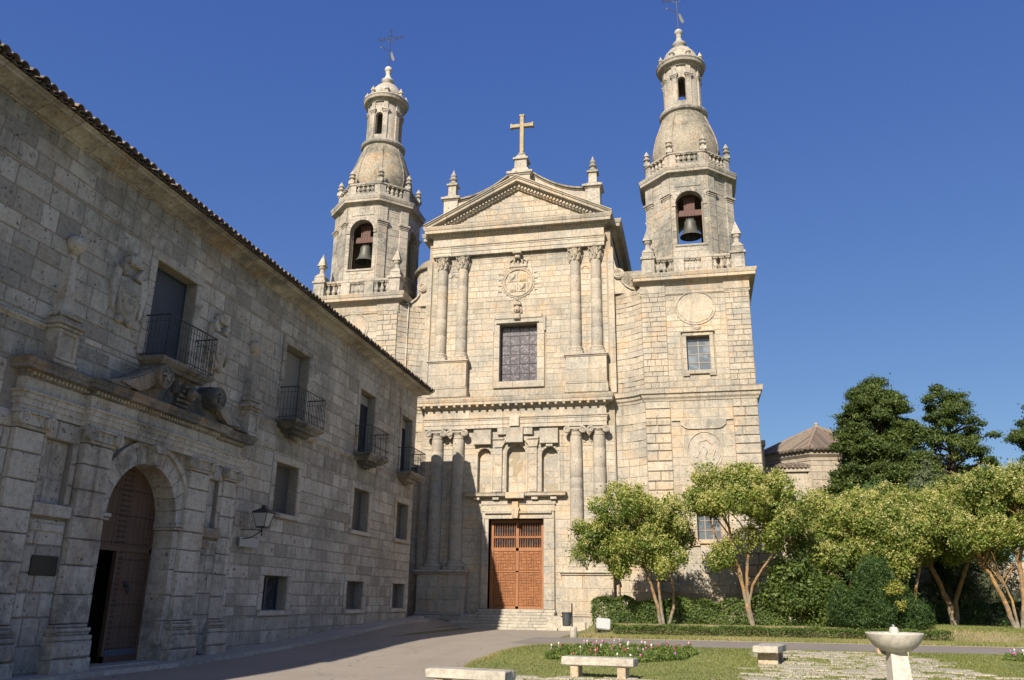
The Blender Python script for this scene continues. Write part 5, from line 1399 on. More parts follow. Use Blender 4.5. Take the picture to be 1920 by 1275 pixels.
    for k in range(8):
        a_ = PI/8+k*PI/4; x, y = cx+1.36*math.cos(a_), cy+1.36*math.sin(a_); m = MB(); m.lathe((x, y), [(.13, 35.36), (.12, 35.62), (.19, 35.68), (.17, 35.74), (.0, 36.12)], 8); m.prism([(0, 35.38), (.3, 35.38), (.3, 35.7), (.1, 35.62)], lambda q: (x-q[0]*math.cos(a_)-.05*math.sin(a_), y-q[0]*math.sin(a_)+.05*math.cos(a_), q[1]), lambda q: (x-q[0]*math.cos(a_)+.05*math.sin(a_), y-q[0]*math.sin(a_)-.05*math.cos(a_), q[1])); build(m, 'pinnacle', 'tower', cu)
    m = MB(); m.lathe((cx, cy), [(.42, 36.86), (.38, 37.15), (.46, 37.2), (.44, 37.28), (.3, 37.36), (.2, 37.6), (.15, 37.85), (.2, 37.92)]+[(.27*math.sin(PI*i/10), 38.2-.27*math.cos(PI*i/10)) for i in range(2, 11)], 18); build(m, 'ball_finial', 'white_conc', cu, smooth=True)
    # iron cross and vane
    m = MB(); sw = R.uniform(-.1, .1)
    m.tube([(cx, cy, 38.4), (cx, cy, 41.6)], .03, 6); z = 40.9
    m.tube([(cx-.85, cy, z), (cx+.85, cy, z)], .025, 6)
    for s in (-1, 1):
        for (x, zz, rr) in ((s*.85, z, .12), (s*.5, z+.0, .1)): m.tube([(cx+x+rr*math.cos(2*PI*k/12), cy, zz+rr*math.sin(2*PI*k/12)) for k in range(13)], .02, 5)
        m.tube([(cx+s*.25, cy, z), (cx+s*.2, cy, z+.2), (cx, cy, z+.25)], .018, 5); m.tube([(cx+s*.25, cy, z), (cx+s*.2, cy, z-.2), (cx, cy, z-.25)], .018, 5)
    m.tube([(cx+.1*math.cos(2*PI*k/12), cy, 41.6+.1*math.sin(2*PI*k/12)) for k in range(13)], .02, 5)
    vn = build(m, 'iron_cross', 'iron', cu)
    m = MB(); m.tube([(cx-.75, cy, 40.35), (cx-.35, cy, 40.05), (cx, cy, 39.85), (cx+.2, cy, 39.5)], .022, 6); m.prism([(.05, 39.75), (.2, 39.7), (.3, 39.35), (.42, 39.05), (.3, 38.9), (.15, 39.2)], lambda q: (cx+q[0], cy-.015, q[1]), lambda q: (cx+q[0], cy+.015, q[1])); m.prism([(-.75, 40.3), (-.6, 40.32), (-.68, 40.18)], lambda q: (cx+q[0], cy-.015, q[1]), lambda q: (cx+q[0], cy+.015, q[1])); build(m, 'wind_vane', 'iron', vn)
    return cx, cy
for dx, sd_, nm in ((0, 200, 'right'), (-20.58, 300, 'left')):
    cx, cy = tower(dx, sd_, True)
    by = cy-1.75
    be = empty('bell', (cx, by, 22.5), 'bronze bell on a dark red wooden yoke in the arch of the '+nm+' bell tower', 'bell', 'bells in the towers')
    m = MB(); m.lathe((cx, by), [(.64, 22.42), (.60, 22.5), (.50, 22.62), (.41, 22.85), (.36, 23.15), (.34, 23.38), (.27, 23.5), (.08, 23.55)], 26, caps=False); m.lathe((cx, by), [(.60, 22.44), (.46, 22.64), (.37, 22.86), (.3, 23.3), (.05, 23.42)], 26, caps=False); build(m, 'bell_body', 'bronze', be, smooth=True)
    m = MB(); m.prism([(-.14, 23.72), (.14, 23.72), (.42, 25.0), (-.42, 25.0)], lambda q: (cx+q[0], by-.14, q[1]), lambda q: (cx+q[0], by+.14, q[1])); m.bbox(cx-.78, cx+.78, by-.15, by+.15, 23.72, 24.12, .02)
    for t in (-.28, -.1, .1, .28): m.bbox(cx+t-.04, cx+t+.04, by-.17, by-.13, 23.8, 24.98, .01)
    build(m, 'yoke', 'yoke', be)
    m = MB()
    for t in (-.16, -.05, .05, .16): m.tube([(cx+t, by, 23.45), (cx+t*1.2, by-.03, 23.75)], .03, 6)
    for t in (-.25, .0, .25): m.tube([(cx+t, by-.16, 24.95), (cx+t, by-.16, 25.07)], .025, 6)
    build(m, 'ironwork', 'iron', be); m = MB(); m.tube([(cx, by, 23.3), (cx, by, 22.5), (cx, by, 22.3)], [.03, .04, .09], 8); build(m, 'clapper', 'iron', be)
CS.finish(CH, 'church', 290)
# ------------------------------------------------------------------ chapel with a hipped tile roof, behind on the right
AN = empty('chapel', (8.9, 64.5, .8), 'small polygonal stone chapel with hipped clay tile roof, behind the right bell tower', 'chapel')
ACX, ACY, AR = 9.35, 64.6, 4.75
ph = PI/8-.16
AV = [(ACX+AR*math.cos(-PI/2-PI/8+k*PI/4+.12), ACY+AR*math.sin(-PI/2-PI/8+k*PI/4+.12)) for k in range(8)]
AS = Stones(); mb = MB()
for k in range(8):
    p = Vector(AV[k]); q = Vector(AV[(k+1) % 8]); d = (q-p).normalized(); Ln = (q-p).length
    Pk = (lambda p, d: (lambda u, v, dd: (p.x+d.x*u+d.y*dd, p.y+d.y*u-d.x*dd, v)))(p, d)
    h = [(Ln*.34, Ln*.72, 7.8, 10.5)]
    core(mb, Pk, 0, Ln, .5, 11.7, h, .5)
    if k in (0, 1, 6, 7): AS.masonry(Pk, .02, Ln-.02, 4, 11.5, ch=.5, ln=(.5, 1.1), gap=.02, pr=(.01, .04), holes=h, seed=500+k)
    g = MB(); pbox(g, Pk, h[0][0], h[0][1], h[0][2], h[0][3], -.42, -.38); 
    if k in (0, 7, 1): build(g, 'window', 'glass', AN)
build(mb, 'wall', 'church_mortar', AN)
AS.finish(AN, 'far_stone', 150)
mb = MB(); mould(mb, AV, [(-.3, -.3), (.06, -.3), (.1, -.1), (.3, .1), (.36, .3), (.46, .4), (-.3, .45)], closed=True, seg=1.2, z=11.6); build(mb, 'cornice', 'far_stone', AN)
mb = MB(); ap = (ACX, ACY, 14.5)
for k in range(8):
    a = Vector((AV[k][0], AV[k][1])); b = Vector((AV[(k+1) % 8][0], AV[(k+1) % 8][1])); c = Vector((ACX, ACY)); a = c+(a-c)*1.14; b = c+(b-c)*1.14; n = 14
    top = Vector((ap[0], ap[1], ap[2]))
    A3, B3 = Vector((a.x, a.y, 12.02)), Vector((b.x, b.y, 12.02))
    # barrel tile rows running parallel up the slope
    mid = (A3+B3)/2; slope = top-mid; ed = (B3-A3); L_ = ed.length
    for i in range(n):
        t = (i+.5)/n; s_ = 1-abs(2*t-1); p0 = A3+ed*t; p1 = p0+slope*s_*.99
        if s_ > .08: mb.tube([p0, p0+(p1-p0)*.5, p1], .12, 6, random.random())
    mb.add([tuple(A3), tuple(B3), tuple(top)], [(0, 1, 2)], .2)
    mb.tube([A3+Vector((0, 0, .05)), top+Vector((0, 0, .05))], .14, 6, .8)
rf = build(mb, 'roof', 'tile', AN)
mb = MB(); mb.lathe((ACX, ACY), [(.22, 14.45), (.2, 14.62), (.13, 14.65), (.17, 14.78), (.05, 14.9)], 8); build(mb, 'finial', 'far_stone', rf)
mb = MB(); mb.box(2.9, 4.25, 50.6, 58, .5, 10.75, .8); mb.box(2.8, 4.35, 50.5, 58, 10.75, 11.05, .8); mb.box(4.25, 6.6, 51, 60, .5, 9.2, .8); mb.box(4.25, 6.75, 50.85, 60, 9.2, 9.45, .9); build(mb, 'side_wall', 'far_stone', AN)
mb = MB(); mb.add([(4.3, 50.75, 9.47), (6.85, 50.75, 9.47), (6.85, 54, 10.1), (4.3, 54, 10.1)], [(0, 1, 2, 3)], .5)
for i in range(11): mb.tube([(4.4+.235*i, 50.7, 9.5), (4.4+.235*i, 54, 10.14)], .09, 6)
build(mb, 'lean_to_roof', 'tile', AN)
WL = empty('garden_wall', (18, 60, .8), 'low rubble stone wall behind the garden trees at right', 'wall'); WS = Stones()
PW = frameP(0, 58, 1, 0); mb = MB(); core(mb, PW, 9, 40, .5, 4.4, [], .5); build(mb, 'wall_core', 'church_mortar', WL)
WS.masonry(PW, 9, 40, .7, 4.4, ch=.4, ln=(.4, 1.0), gap=.03, pr=(.02, .06), seed=9); WS.finish(WL, 'far_stone', 60)

# ------------------------------------------------------------------ furniture (built in local coordinates)
def lbuild(mb, name, mat, root, smooth=False):
    o = build(mb, name, mat, None, smooth); o.parent = root; return o
def place(root, x, y, rz=0, dz=0):
    root.location = (x, y, H(x, y)+dz); root.rotation_euler = (0, 0, rz)
def bench(x, y, rz, Lh, label, leg=.62, dpt=.23, hgt=.44):
    b = empty('stone_bench', (0, 0, 0), label, 'bench', 'stone benches round the paved garden')
    m = MB(); R = random.Random(label)
    hx, hy = Lh, dpt
    prof = [(.03, hgt-.19), (0, hgt-.165), (0, hgt-.02), (.02, hgt)]
    rings = []
    for o_, z in prof:
        r_ = []
        for (x0, y0, x1, y1) in ((-hx, -hy, hx, -hy), (hx, -hy, hx, hy), (hx, hy, -hx, hy), (-hx, hy, -hx, -hy)):
            for k in range(8):
                t = k/8; px, py = x0+(x1-x0)*t, y0+(y1-y0)*t
                j = R.uniform(-.008, .008); r_.append((px*(1-o_/hx)+j, py*(1-o_/hy)+j, z+R.uniform(-.003, .003)))
        rings.append(r_)
    m.loft(rings, .6); lbuild(m, 'seat', 'bench', b)
    for s in (-1, 1):
        m = MB(); m.bbox(s*leg-.1, s*leg+.1, -dpt*.8, dpt*.8, -.12, hgt-.191, .015); lbuild(m, 'leg', 'bench_leg', b)
    place(b, x, y, rz); return b
bench(-4.42, 16.55, -.2, .85, 'long pale stone bench cut by the bottom edge, on the plaza side', .58, .25)
bench(-2.36, 20.5, -.14, .86, 'stone bench on two legs in front of the flower bed', .56, .24, .47)
bench(1.85, 25.3, 1.35, .85, 'short-looking stone bench seen end-on among the grassy paving', .45, .33, .48)
bench(5.6, 28.3, 1.8, .7, 'dark stone bench in shadow half hidden behind the drinking fountain', .5, .3, .5)
# drinking fountain
ft = empty('drinking_fountain', (0, 0, 0), 'pale concrete bowl drinking fountain on a tapering square pedestal', 'fountain')
m = MB(); m.lathe((0, 0), [(.02, .74), (.16, .75), (.31, .80), (.44, .89), (.53, 1.01), (.575, 1.12), (.585, 1.15), (.565, 1.157), (.54, 1.14), (.46, 1.02), (.32, .93), (.1, .9), (.01, .9)], 48, caps=False); lbuild(m, 'bowl', 'white_conc', ft, True)
m = MB(); m.lathe((0, 0), [(.16, .9), (.13, 1.05), (.10, 1.17), (.085, 1.245), (.06, 1.27), (.001, 1.275)], 20, caps=False); lbuild(m, 'spout_cone', 'white_conc', ft, True)
m = MB(); m.tube([(0, 0, 1.26), (0, 0, 1.32)], .014, 8); m.tube([(.025, 0, 1.29), (-.025, 0, 1.31)], .012, 6); lbuild(m, 'nozzle', 'sign', ft)
m = MB(); m.add([(-.21,-.21,-.05),(.21,-.21,-.05),(.21,.21,-.05),(-.21,.21,-.05),(-.165,-.165,.78),(.165,-.165,.78),(.165,.165,.78),(-.165,.165,.78)], [(4,5,6,7),(0,1,5,4),(1,2,6,5),(2,3,7,6),(3,0,4,7)], .6); lbuild(m, 'pedestal', 'white_conc', ft)
place(ft, 4.05, 20.0, .12)
# litter bin on a post, stone stump, floodlight
bn = empty('litter_bin', (0, 0, 0), 'dark ribbed litter bin hanging on a thin post by the church steps', 'litter bin')
m = MB(); m.lathe((-.22, 0), [(.15, .42), (.17, .45), (.195, .9), (.21, .92), (.21, .97), (.18, .97), (.17, .5)], 20, caps=False); m.lathe((-.22, 0), [(.15, .43), (.15, .44)], 20); lbuild(m, 'bucket', 'bin', bn)
m = MB(); m.tube([(0, 0, 0), (0, 0, 1.32)], .03, 8); m.tube([(0, 0, .85), (-.08, 0, .85)], .02, 6); m.tube([(0, 0, .55), (-.08, 0, .55)], .02, 6); lbuild(m, 'post', 'iron', bn)
place(bn, -5.2, 35.6, .1)
m = MB(); m.lathe((0, 0), [(.14, -.1), (.145, .3), (.135, .4), (.12, .42)], 16); st = build(m, 'stone_stump', 'bench'); place(st, -5.02, 34.75); tag(st, 'short round stone stump at the corner of the path edging', 'stump')
m = MB(); m.bbox(-1.5, -.2, -.15, .15, -.2, .62, .03); m.bbox(-.19, .5, -.12, .18, -.2, .42, .03); lw = build(m, 'stone_plinth', 'step'); place(lw, -6.1, 43.1); tag(lw, 'low pale stone plinth blocks right of the church steps', 'plinth')
fl = empty('floodlight', (0, 0, 0), 'pale grey floodlight box tilted up beside the hedge', 'floodlight')
m = MB(); m.bbox(-.31, .31, -.12, .12, .12, .62, .04); o = lbuild(m, 'housing', 'flood', fl); o.rotation_euler = (-.35, .1, 0)
m = MB(); m.bbox(-.26, .26, .121, .14, .17, .57, .01); q_ = lbuild(m, 'glass_face', 'glass_grey', fl); q_.rotation_euler = (-.35, .1, 0)
m = MB(); m.tube([(-.33, 0, .35), (-.33, 0, .02), (.33, 0, .02), (.33, 0, .35)], .02, 6); m.bbox(-.08, .08, -.08, .08, -.15, .02, .01); lbuild(m, 'stirrup', 'iron', fl)
place(fl, -4.12, 37.4, .25)
# potted plants left on the side steps
pp = empty('potted_plant', (-13.45, 41.3, .48), 'small potted plant on the steps beside the grey building corner', 'plant')
m = MB(); m.lathe((0, 0), [(.1, 0), (.15, .22), (.16, .24)], 12); lbuild(m, 'pot', 'tile', pp)

# ------------------------------------------------------------------ foliage
def unit(v): return v/np.maximum(np.linalg.norm(v, axis=1, keepdims=True), 1e-9)
def leaf_mesh(name, mat, pos, nor, size, tone, parent=None, asp=.5, seed=0, kind=None):
    rs = np.random.RandomState(seed); n = len(pos)
    nor = unit(nor); t = unit(np.cross(nor, rs.normal(size=(n, 3)))); b = np.cross(nor, t)
    s = size[:, None]
    v = np.empty((n, 4, 3)); v[:, 0] = pos-t*s; v[:, 1] = pos-b*s*asp+nor*s*.15; v[:, 2] = pos+t*s; v[:, 3] = pos+b*s*asp+nor*s*.15
    me = bpy.data.meshes.new(name)
    me.vertices.add(4*n); me.vertices.foreach_set('co', v.reshape(-1).astype(np.float32))
    me.loops.add(4*n); me.loops.foreach_set('vertex_index', np.arange(4*n, dtype=np.int32))
    me.polygons.add(n); me.polygons.foreach_set('loop_start', np.arange(0, 4*n, 4, dtype=np.int32))
    try: me.polygons.foreach_set('loop_total', np.full(n, 4, dtype=np.int32))
    except Exception: pass
    at = me.attributes.new('tone', 'FLOAT', 'FACE'); at.data.foreach_set('value', np.clip(tone, 0, 1).astype(np.float32))
    me.update(calc_edges=True); me.validate()
    o = link(name, me, mat, parent)
    if kind: o['kind'] = kind
    return o
def clump_points(cl, per, rs, shell=.62, up=.2, spread=.8, flat=1.):
    P_, N_, C_ = [], [], []
    for i, (c, r) in enumerate(cl):
        n = int(per*(r/.5)**2); d = unit(rs.normal(size=(n, 3))); rad = r*(shell+(1-shell)*rs.rand(n))**.8*(1+.35*np.abs(rs.normal(size=n))*(rs.rand(n) < .45))
        sx = rs.uniform(.7, 1.35, size=3); p = d*rad[:, None]*sx; p[:, 2] *= flat
        P_.append(np.array(c)+p); N_.append(d+rs.normal(size=(n, 3))*spread+np.array([0, 0, up])); C_.append(np.full(n, i))
    return np.concatenate(P_), np.concatenate(N_), np.concatenate(C_)
def crown_clumps(c, R, n, r, rs, inner=.3, bottom=-.55):
    out = []; c = np.array(c); R = np.array(R)
    for i in range(n):
        z = 1-(i+.5)/n*(1-bottom); a = i*2.39996+rs.rand()*.7; rr = math.sqrt(max(0, 1-z*z))
        k = .74+.26*rs.rand() if rs.rand() > inner else .3+.4*rs.rand()
        out.append((c+R*np.array([rr*math.cos(a), rr*math.sin(a), z])*k*rs.uniform(.84, 1.14), r*(.5+.9*rs.rand())))
    return out
def privet(name, label, x, y, stems, lobes, seed, per=640, size=.068, group=None, n=46, r=.40):
    rs = np.random.RandomState(seed); R = random.Random(seed)
    z0 = H(x, y)
    root = empty(name, (x, y, z0), label, 'tree', group)
    cl = []
    for c, RR, k in lobes: cl += crown_clumps(c, RR, int(n*k), r, rs)
    m = MB()
    for pts, rad in stems:
        limb(m, pts, [rad*(1-.5*i/(len(pts)-1)) for i in range(len(pts))], 9, R)
        tip = pts[-1]
        near = sorted(cl, key=lambda q: (q[0][0]-tip[0])**2+(q[0][1]-tip[1])**2+(q[0][2]-tip[2])**2)
        for q in near[2:26:3]+[near[0]]:
            e = q[0]; k = R.uniform(.2, .45)
            b = [tip[j]+(pts[-2][j]-tip[j])*R.uniform(0, .5) for j in range(3)]
            mid = [b[j]+(e[j]-b[j])*.5+R.uniform(-.12, .12) for j in range(3)]; mid[2] += .15
            limb(m, [b, mid, list(e)], [rad*.40, rad*.24, rad*.08], 6, R, 2)
    build(m, 'trunk', 'bark', root)
    P_, N_, C_ = clump_points(cl, per, rs, .55)
    ct = rs.rand(len(cl))*.36-.08
    out = unit(P_-np.array([l[0] for l in lobes]).mean(0))
    ex = P_-np.array([cl[i][0] for i in C_]); exn = unit(ex)
    lit = exn[:, 2]*.5+.5
    tone = .22+.38*rs.rand(len(P_))+ct[C_]
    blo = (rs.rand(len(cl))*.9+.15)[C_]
    fl_ = (rs.rand(len(P_)) < 0.04+.5*np.clip(exn[:, 2]*.8-exn[:, 1]*.45+out[:, 2]*.2-.1, 0, 1)*blo)  # blossoms weighted to the sunward top, so highlights are in the colour
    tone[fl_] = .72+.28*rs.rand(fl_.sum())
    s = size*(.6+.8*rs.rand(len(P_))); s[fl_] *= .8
    npn = len(cl)*16; ci = rs.randint(0, len(cl), npn); dd = unit(rs.normal(size=(npn, 3))*.7+np.array([0, -.45, .75]))  # cream panicles, also gathered sunward to brighten that side by colour
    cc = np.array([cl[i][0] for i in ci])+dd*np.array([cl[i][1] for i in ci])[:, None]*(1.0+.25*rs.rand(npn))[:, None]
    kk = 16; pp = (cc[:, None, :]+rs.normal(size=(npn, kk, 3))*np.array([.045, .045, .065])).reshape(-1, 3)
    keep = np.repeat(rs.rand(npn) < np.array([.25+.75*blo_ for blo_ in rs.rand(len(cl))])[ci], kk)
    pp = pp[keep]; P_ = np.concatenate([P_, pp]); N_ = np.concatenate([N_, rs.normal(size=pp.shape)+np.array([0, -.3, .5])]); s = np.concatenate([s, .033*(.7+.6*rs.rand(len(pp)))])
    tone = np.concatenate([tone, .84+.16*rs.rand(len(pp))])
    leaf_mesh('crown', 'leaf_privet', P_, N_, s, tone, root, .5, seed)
    return root
TG = 'flowering privet trees in the church garden'
privet('privet_tree', 'rounded cream-flowering privet tree on three pale stems, nearest the church door', -1.8, 39.3,
       [([(-1.75, 39.3, .6), (-1.85, 39.3, 1.6), (-2.1, 39.25, 2.5), (-2.4, 39.2, 3.3), (-2.9, 39.2, 4.2)], 0.085), ([(-1.62, 39.35, .6), (-1.72, 39.4, 1.7), (-1.78, 39.5, 2.6), (-1.9, 39.6, 3.8)], 0.076),
        ([(-1.45, 39.25, .6), (-1.15, 39.2, 1.5), (-1.1, 39.15, 2.3), (-1.25, 39.1, 3.1), (-1.1, 39.0, 4.1)], 0.072)],
       [((-2.75, 39.3, 5.1), (2.1, 1.9, 2.0), 1.0), ((-4.3, 39.1, 4.2), (1.25, 1.2, 1.3), .45), ((-1.4, 39.2, 4.6), (1.15, 1.3, 1.5), .5), ((-2.4, 38.9, 3.5), (1.9, 1.2, .8), .4)], 1, group=TG)
privet('privet_tree', 'tall cream-flowering privet tree with bright orange forked trunk, in front of the right tower', 2.2, 39.5,
       [([(2.25, 39.5, .6), (2.1, 39.5, 1.4), (1.98, 39.5, 2.1), (1.85, 39.45, 3.0), (1.6, 39.4, 3.9), (1.5, 39.4, 5.0)], 0.111), ([(2.25, 39.5, .65), (2.15, 39.52, 1.5), (2.1, 39.55, 2.4), (2.2, 39.6, 3.5), (2.4, 39.6, 4.7)], 0.102),
        ([(2.12, 39.5, 1.6), (2.35, 39.45, 2.5), (2.8, 39.4, 3.2), (3.35, 39.3, 3.9), (3.5, 39.3, 4.7)], 0.064), ([(1.95, 39.5, 2.6), (1.4, 39.5, 3.5), (1.0, 39.4, 4.4), (.7, 39.3, 5.1)], 0.043)],
       [((2.2, 39.5, 6.5), (2.35, 2.0, 1.55), 1.1), ((.9, 39.3, 6.1), (1.2, 1.2, .95), .4), ((3.7, 39.4, 5.6), (1.0, 1.2, 1.3), .4), ((3.0, 39.3, 4.6), (.9, .9, .6), .15), ((1.1, 39.3, 3.7), (.45, .5, .75), .12)], 2, group=TG)
privet('privet_tree', 'broad privet tree with drooping crown right of the orange-trunked tree', 6.3, 43,
       [([(6.3, 43, .6), (6.2, 43, 1.8), (5.9, 43, 3.2), (5.7, 43, 4.4)], 0.102), ([(6.5, 43, .6), (6.8, 42.9, 2.0), (7.3, 42.8, 3.4), (7.6, 42.8, 4.6)], 0.093)],
       [((5.6, 42.5, 5.1), (1.6, 1.6, 1.7), .8), ((7.4, 42.6, 5.4), (1.9, 1.8, 1.5), .9), ((6.3, 41.6, 3.8), (1.8, 1.0, 1.0), .5)], 3, group=TG)
privet('privet_tree', 'privet tree with pale flower heads in the middle of the right-hand grove', 9.2, 42.6,
       [([(9.2, 42.6, .6), (9.1, 42.6, 2.0), (8.8, 42.6, 3.4), (8.6, 42.6, 4.4)], 0.102), ([(9.4, 42.6, .6), (9.7, 42.5, 2.2), (10.1, 42.4, 3.6), (10.3, 42.4, 4.6)], 0.085)],
       [((9.0, 42.4, 4.9), (1.8, 1.7, 1.5), .9), ((10.6, 42.2, 5.2), (1.6, 1.6, 1.2), .7), ((8.6, 41.4, 3.9), (1.3, .9, .9), .35)], 4, group=TG)
privet('privet_tree', 'privet tree with thick dark forking trunk and arching crown, right of the shrub', 12.0, 45.5,
       [([(12.0, 45.5, .6), (11.9, 45.5, 1.8), (11.5, 45.5, 3.0), (11.1, 45.4, 4.2)], 0.170), ([(12.1, 45.5, .6), (12.2, 45.5, 2.0), (12.7, 45.4, 3.2), (13.2, 45.3, 4.3)], 0.119)],
       [((11.3, 44.8, 5.4), (2.1, 1.9, 1.6), 1.0), ((13.2, 44.8, 5.7), (1.9, 1.8, 1.5), .9), ((12.3, 44.0, 4.2), (2.2, 1.0, .8), .5), ((13.4, 45.5, 7.2), (1.6, 1.3, .9), .4)], 5, group=TG)
privet('privet_tree', 'privet tree with three long orange stems at the right edge', 13.35, 41.2,
       [([(13.3, 41.2, .6), (13.0, 41.2, 2.0), (12.6, 41.2, 3.1), (12.2, 41.1, 3.6)], 0.111), ([(13.4, 41.2, .6), (13.3, 41.2, 2.0), (13.0, 41.15, 3.0)], 0.068), ([(13.5, 41.2, .6), (13.75, 41.1, 2.2), (13.8, 41.1, 3.4), (14.1, 41.0, 4.8), (14.0, 41, 6)], 0.093)],
       [((13.9, 41.2, 6.3), (1.8, 1.7, 1.4), .9), ((12.7, 40.9, 4.6), (1.6, 1.2, .8), .5), ((15.6, 41, 5.6), (1.6, 1.5, 1.9), .7)], 6, group=TG)
privet('privet_tree', 'spreading privet tree beyond the orange-stemmed one, beside the garden wall', 18.6, 43.5,
       [([(18.6, 43.5, .6), (18.4, 43.5, 2.2), (17.9, 43.4, 3.8)], .11), ([(18.7, 43.5, .6), (19.0, 43.5, 2.2), (19.5, 43.4, 4.0)], .1)],
       [((18.6, 43.4, 5.6), (2.5, 1.9, 1.8), 1.0)], 9, group=TG)
privet('privet_tree', 'bare-trunked privet tree standing behind the grove, only its crown top showing', 16.6, 49,
       [([(16.6, 49, .6), (16.5, 49, 3), (16.4, 49, 5)], 0.136)], [((16.5, 49, 7.0), (2.6, 2.0, 1.8), 1.0), ((14.2, 49.2, 7.4), (1.6, 1.4, 1.2), .5)], 7, group=TG)
privet('privet_tree', 'high-crowned privet tree behind the middle of the right-hand grove', 10.4, 48,
       [([(10.4, 48, .6), (10.3, 48, 3), (10.2, 48, 5)], 0.136)], [((9.6, 48, 6.2), (2.6, 1.8, 1.5), 1.0), ((12.8, 48.5, 6.6), (1.6, 1.4, 1.3), .5), ((7.5, 47.5, 6.0), (1.5, 1.5, 1.3), .5)], 8, group=TG)

# tall conifers behind
def conifer(label, x, y, z0, zc0, zt, prof, seed, dens=1., gaps=.0, size=.15, lean=0.):
    rs = np.random.RandomState(seed); root = empty('conifer_tree', (x, y, z0), label, 'tree', 'tall dark conifers behind the garden')
    m = MB(); m.tube([(x, y, z0-.3), (x+lean*.3, y, z0+(zt-z0)*.4), (x+lean, y, zt-.6)], [.38, .26, .05], 9)
    cl = []; z = zc0
    while z < zt:
        t = (z-zc0)/(zt-zc0); R_ = lerp_tab(prof, t); nb = max(3, int(5.5*R_*dens+2))
        for i in range(nb):
            a = rs.rand()*2*PI
            if rs.rand() < gaps: continue
            rr = R_*(.35+.65*math.sqrt(rs.rand()))*(1+.22*math.sin(a*2+z*1.7)+.12*math.sin(a*3-z*2.9)); bx, by, bz = x+lean*t+rr*math.cos(a), y+rr*math.sin(a)*.9, z+rs.uniform(-.2, .3)+rr*.08
            cl.append(((bx, by, bz), .34+.34*rs.rand()))
            if rs.rand() < .5: m.tube([(x+lean*t, y, z-.5), (x+lean*t+rr*.5*math.cos(a), y+rr*.5*math.sin(a), z-.15), (bx, by, bz)], [.09, .06, .02], 5)
        z += .36
    build(m, 'trunk', 'bark_dark', root)
    P_, N_, C_ = clump_points(cl, 330, rs, .3, .4, .9, .5)
    tone = .25+.5*rs.rand(len(P_))+.25*(rs.rand(len(cl))[C_]-.5)
    leaf_mesh('crown', 'leaf_conifer', P_, N_, size*(.5+rs.rand(len(P_))), tone, root, .42, seed)
conifer('tall dense dark conifer with layered crown, left of the pair behind the grove', 11.95, 57, .8, 5.2, 15.75, [(0, 2.5), (.22, 2.95), (.40, 2.75), (.6, 2.15), (.68, 2.0), (.82, 1.85), (.93, 1.2), (1, .4)], 21, 1.5, 0., .085)
conifer('tall open conifer with sky gaps, right of the pair behind the grove', 16.1, 57, .8, 7.0, 15.1, [(0, 2.0), (.15, 3.2), (.3, 2.9), (.5, 2.4), (.7, 2.0), (.85, 1.5), (1, .6)], 22, .40, .1, .085, .3)
conifer('conifer cut by the right edge of the view, only its left branches showing', 22.3, 57, .8, 6.5, 14.6, [(0, 1.8), (.3, 2.3), (.7, 1.9), (1, .4)], 23, .8, 0., .085)
def bushy(name, label, cat, lobes, mat, seed, n=30, r=.45, per=380, size=.06, base=None, stems=True, group=None, kind=None, asp=.5):
    rs = np.random.RandomState(seed); x, y, _ = lobes[0][0]
    if kind: root = None
    else: root = empty(name, (x, y, H(x, y)), label, cat, group)
    cl = []
    for c, RR, k in lobes: cl += crown_clumps(c, RR, int(n*k), r, rs, .3, -.8)
    if stems and root:
        m = MB()
        for q in cl[::5]: m.tube([(x+random.uniform(-.2, .2), y, H(x, y)-.1), tuple((np.array([x, y, H(x, y)])+q[0])/2+rs.normal(size=3)*.05), tuple(q[0])], [.04, .03, .01], 5)
        build(m, 'stems', 'bark_dark', root)
    P_, N_, C_ = clump_points(cl, per, rs, .5)
    tone = .15+.55*rs.rand(len(P_))+.3*(rs.rand(len(cl))[C_]-.3)
    return leaf_mesh('foliage', mat, P_, N_, size*(.6+.8*rs.rand(len(P_))), tone, root, asp, seed), root
bushy('small_tree', 'small grey-green tree between the two tall conifers', 'tree', [((13.7, 54.5, 8.0), (1.4, 1.0, 1.9), 1.), ((13.5, 54.5, 5.6), (1.7, 1.3, 1.9), 1.)], 'leaf_pale', 31, 30, .5, 420, .08)
bushy('shrub', 'large feathery dark green shrub left of the fountain bowl', 'shrub', [((7.2, 39.0, 2.0), (1.1, .9, 1.5), 1.), ((8.1, 38.8, 1.6), (1.0, .8, .95), .6), ((6.3, 39.0, 1.5), (.9, .8, .9), .6), ((7.5, 39.1, 2.9), (.6, .5, .8), .3), ((8.8, 38.8, 1.2), (.5, .5, .5), .25)], 'leaf_bush', 32, 50, .34, 760, .075, asp=.16)
bushy('shrub', 'yellow-leaved shrub sprig inside the large dark green shrub', 'shrub', [((7.85, 37.75, 2.35), (.42, .2, .3), .7), ((8.05, 37.7, 1.75), (.18, .12, .28), .3)], 'leaf_yellow', 33, 18, .13, 700, .045, stems=False)
bushy('shrub', 'dense green shrub under the trees right of the orange trunk', 'shrub', [((4.4, 40.4, 2.2), (1.2, 1.0, 1.5), 1.), ((5.6, 40.6, 1.9), (1.0, .8, 1.2), .8)], 'leaf_hedge', 34, 34, .45, 420, .08)
bushy('shrub', 'pale green willow-like shrub behind the right-hand hedge', 'shrub', [((15.6, 54, 3.0), (2.3, 1.6, 1.6), 1.)], 'leaf_pale', 35, 34, .6, 300, .1, asp=.25)
bushy('shrub', 'dark shadowy shrub behind the dark-trunked tree', 'shrub', [((9.5, 52, 2.4), (2.6, 1.6, 2.0), 1.)], 'leaf_bush', 36, 34, .6, 260, .1)
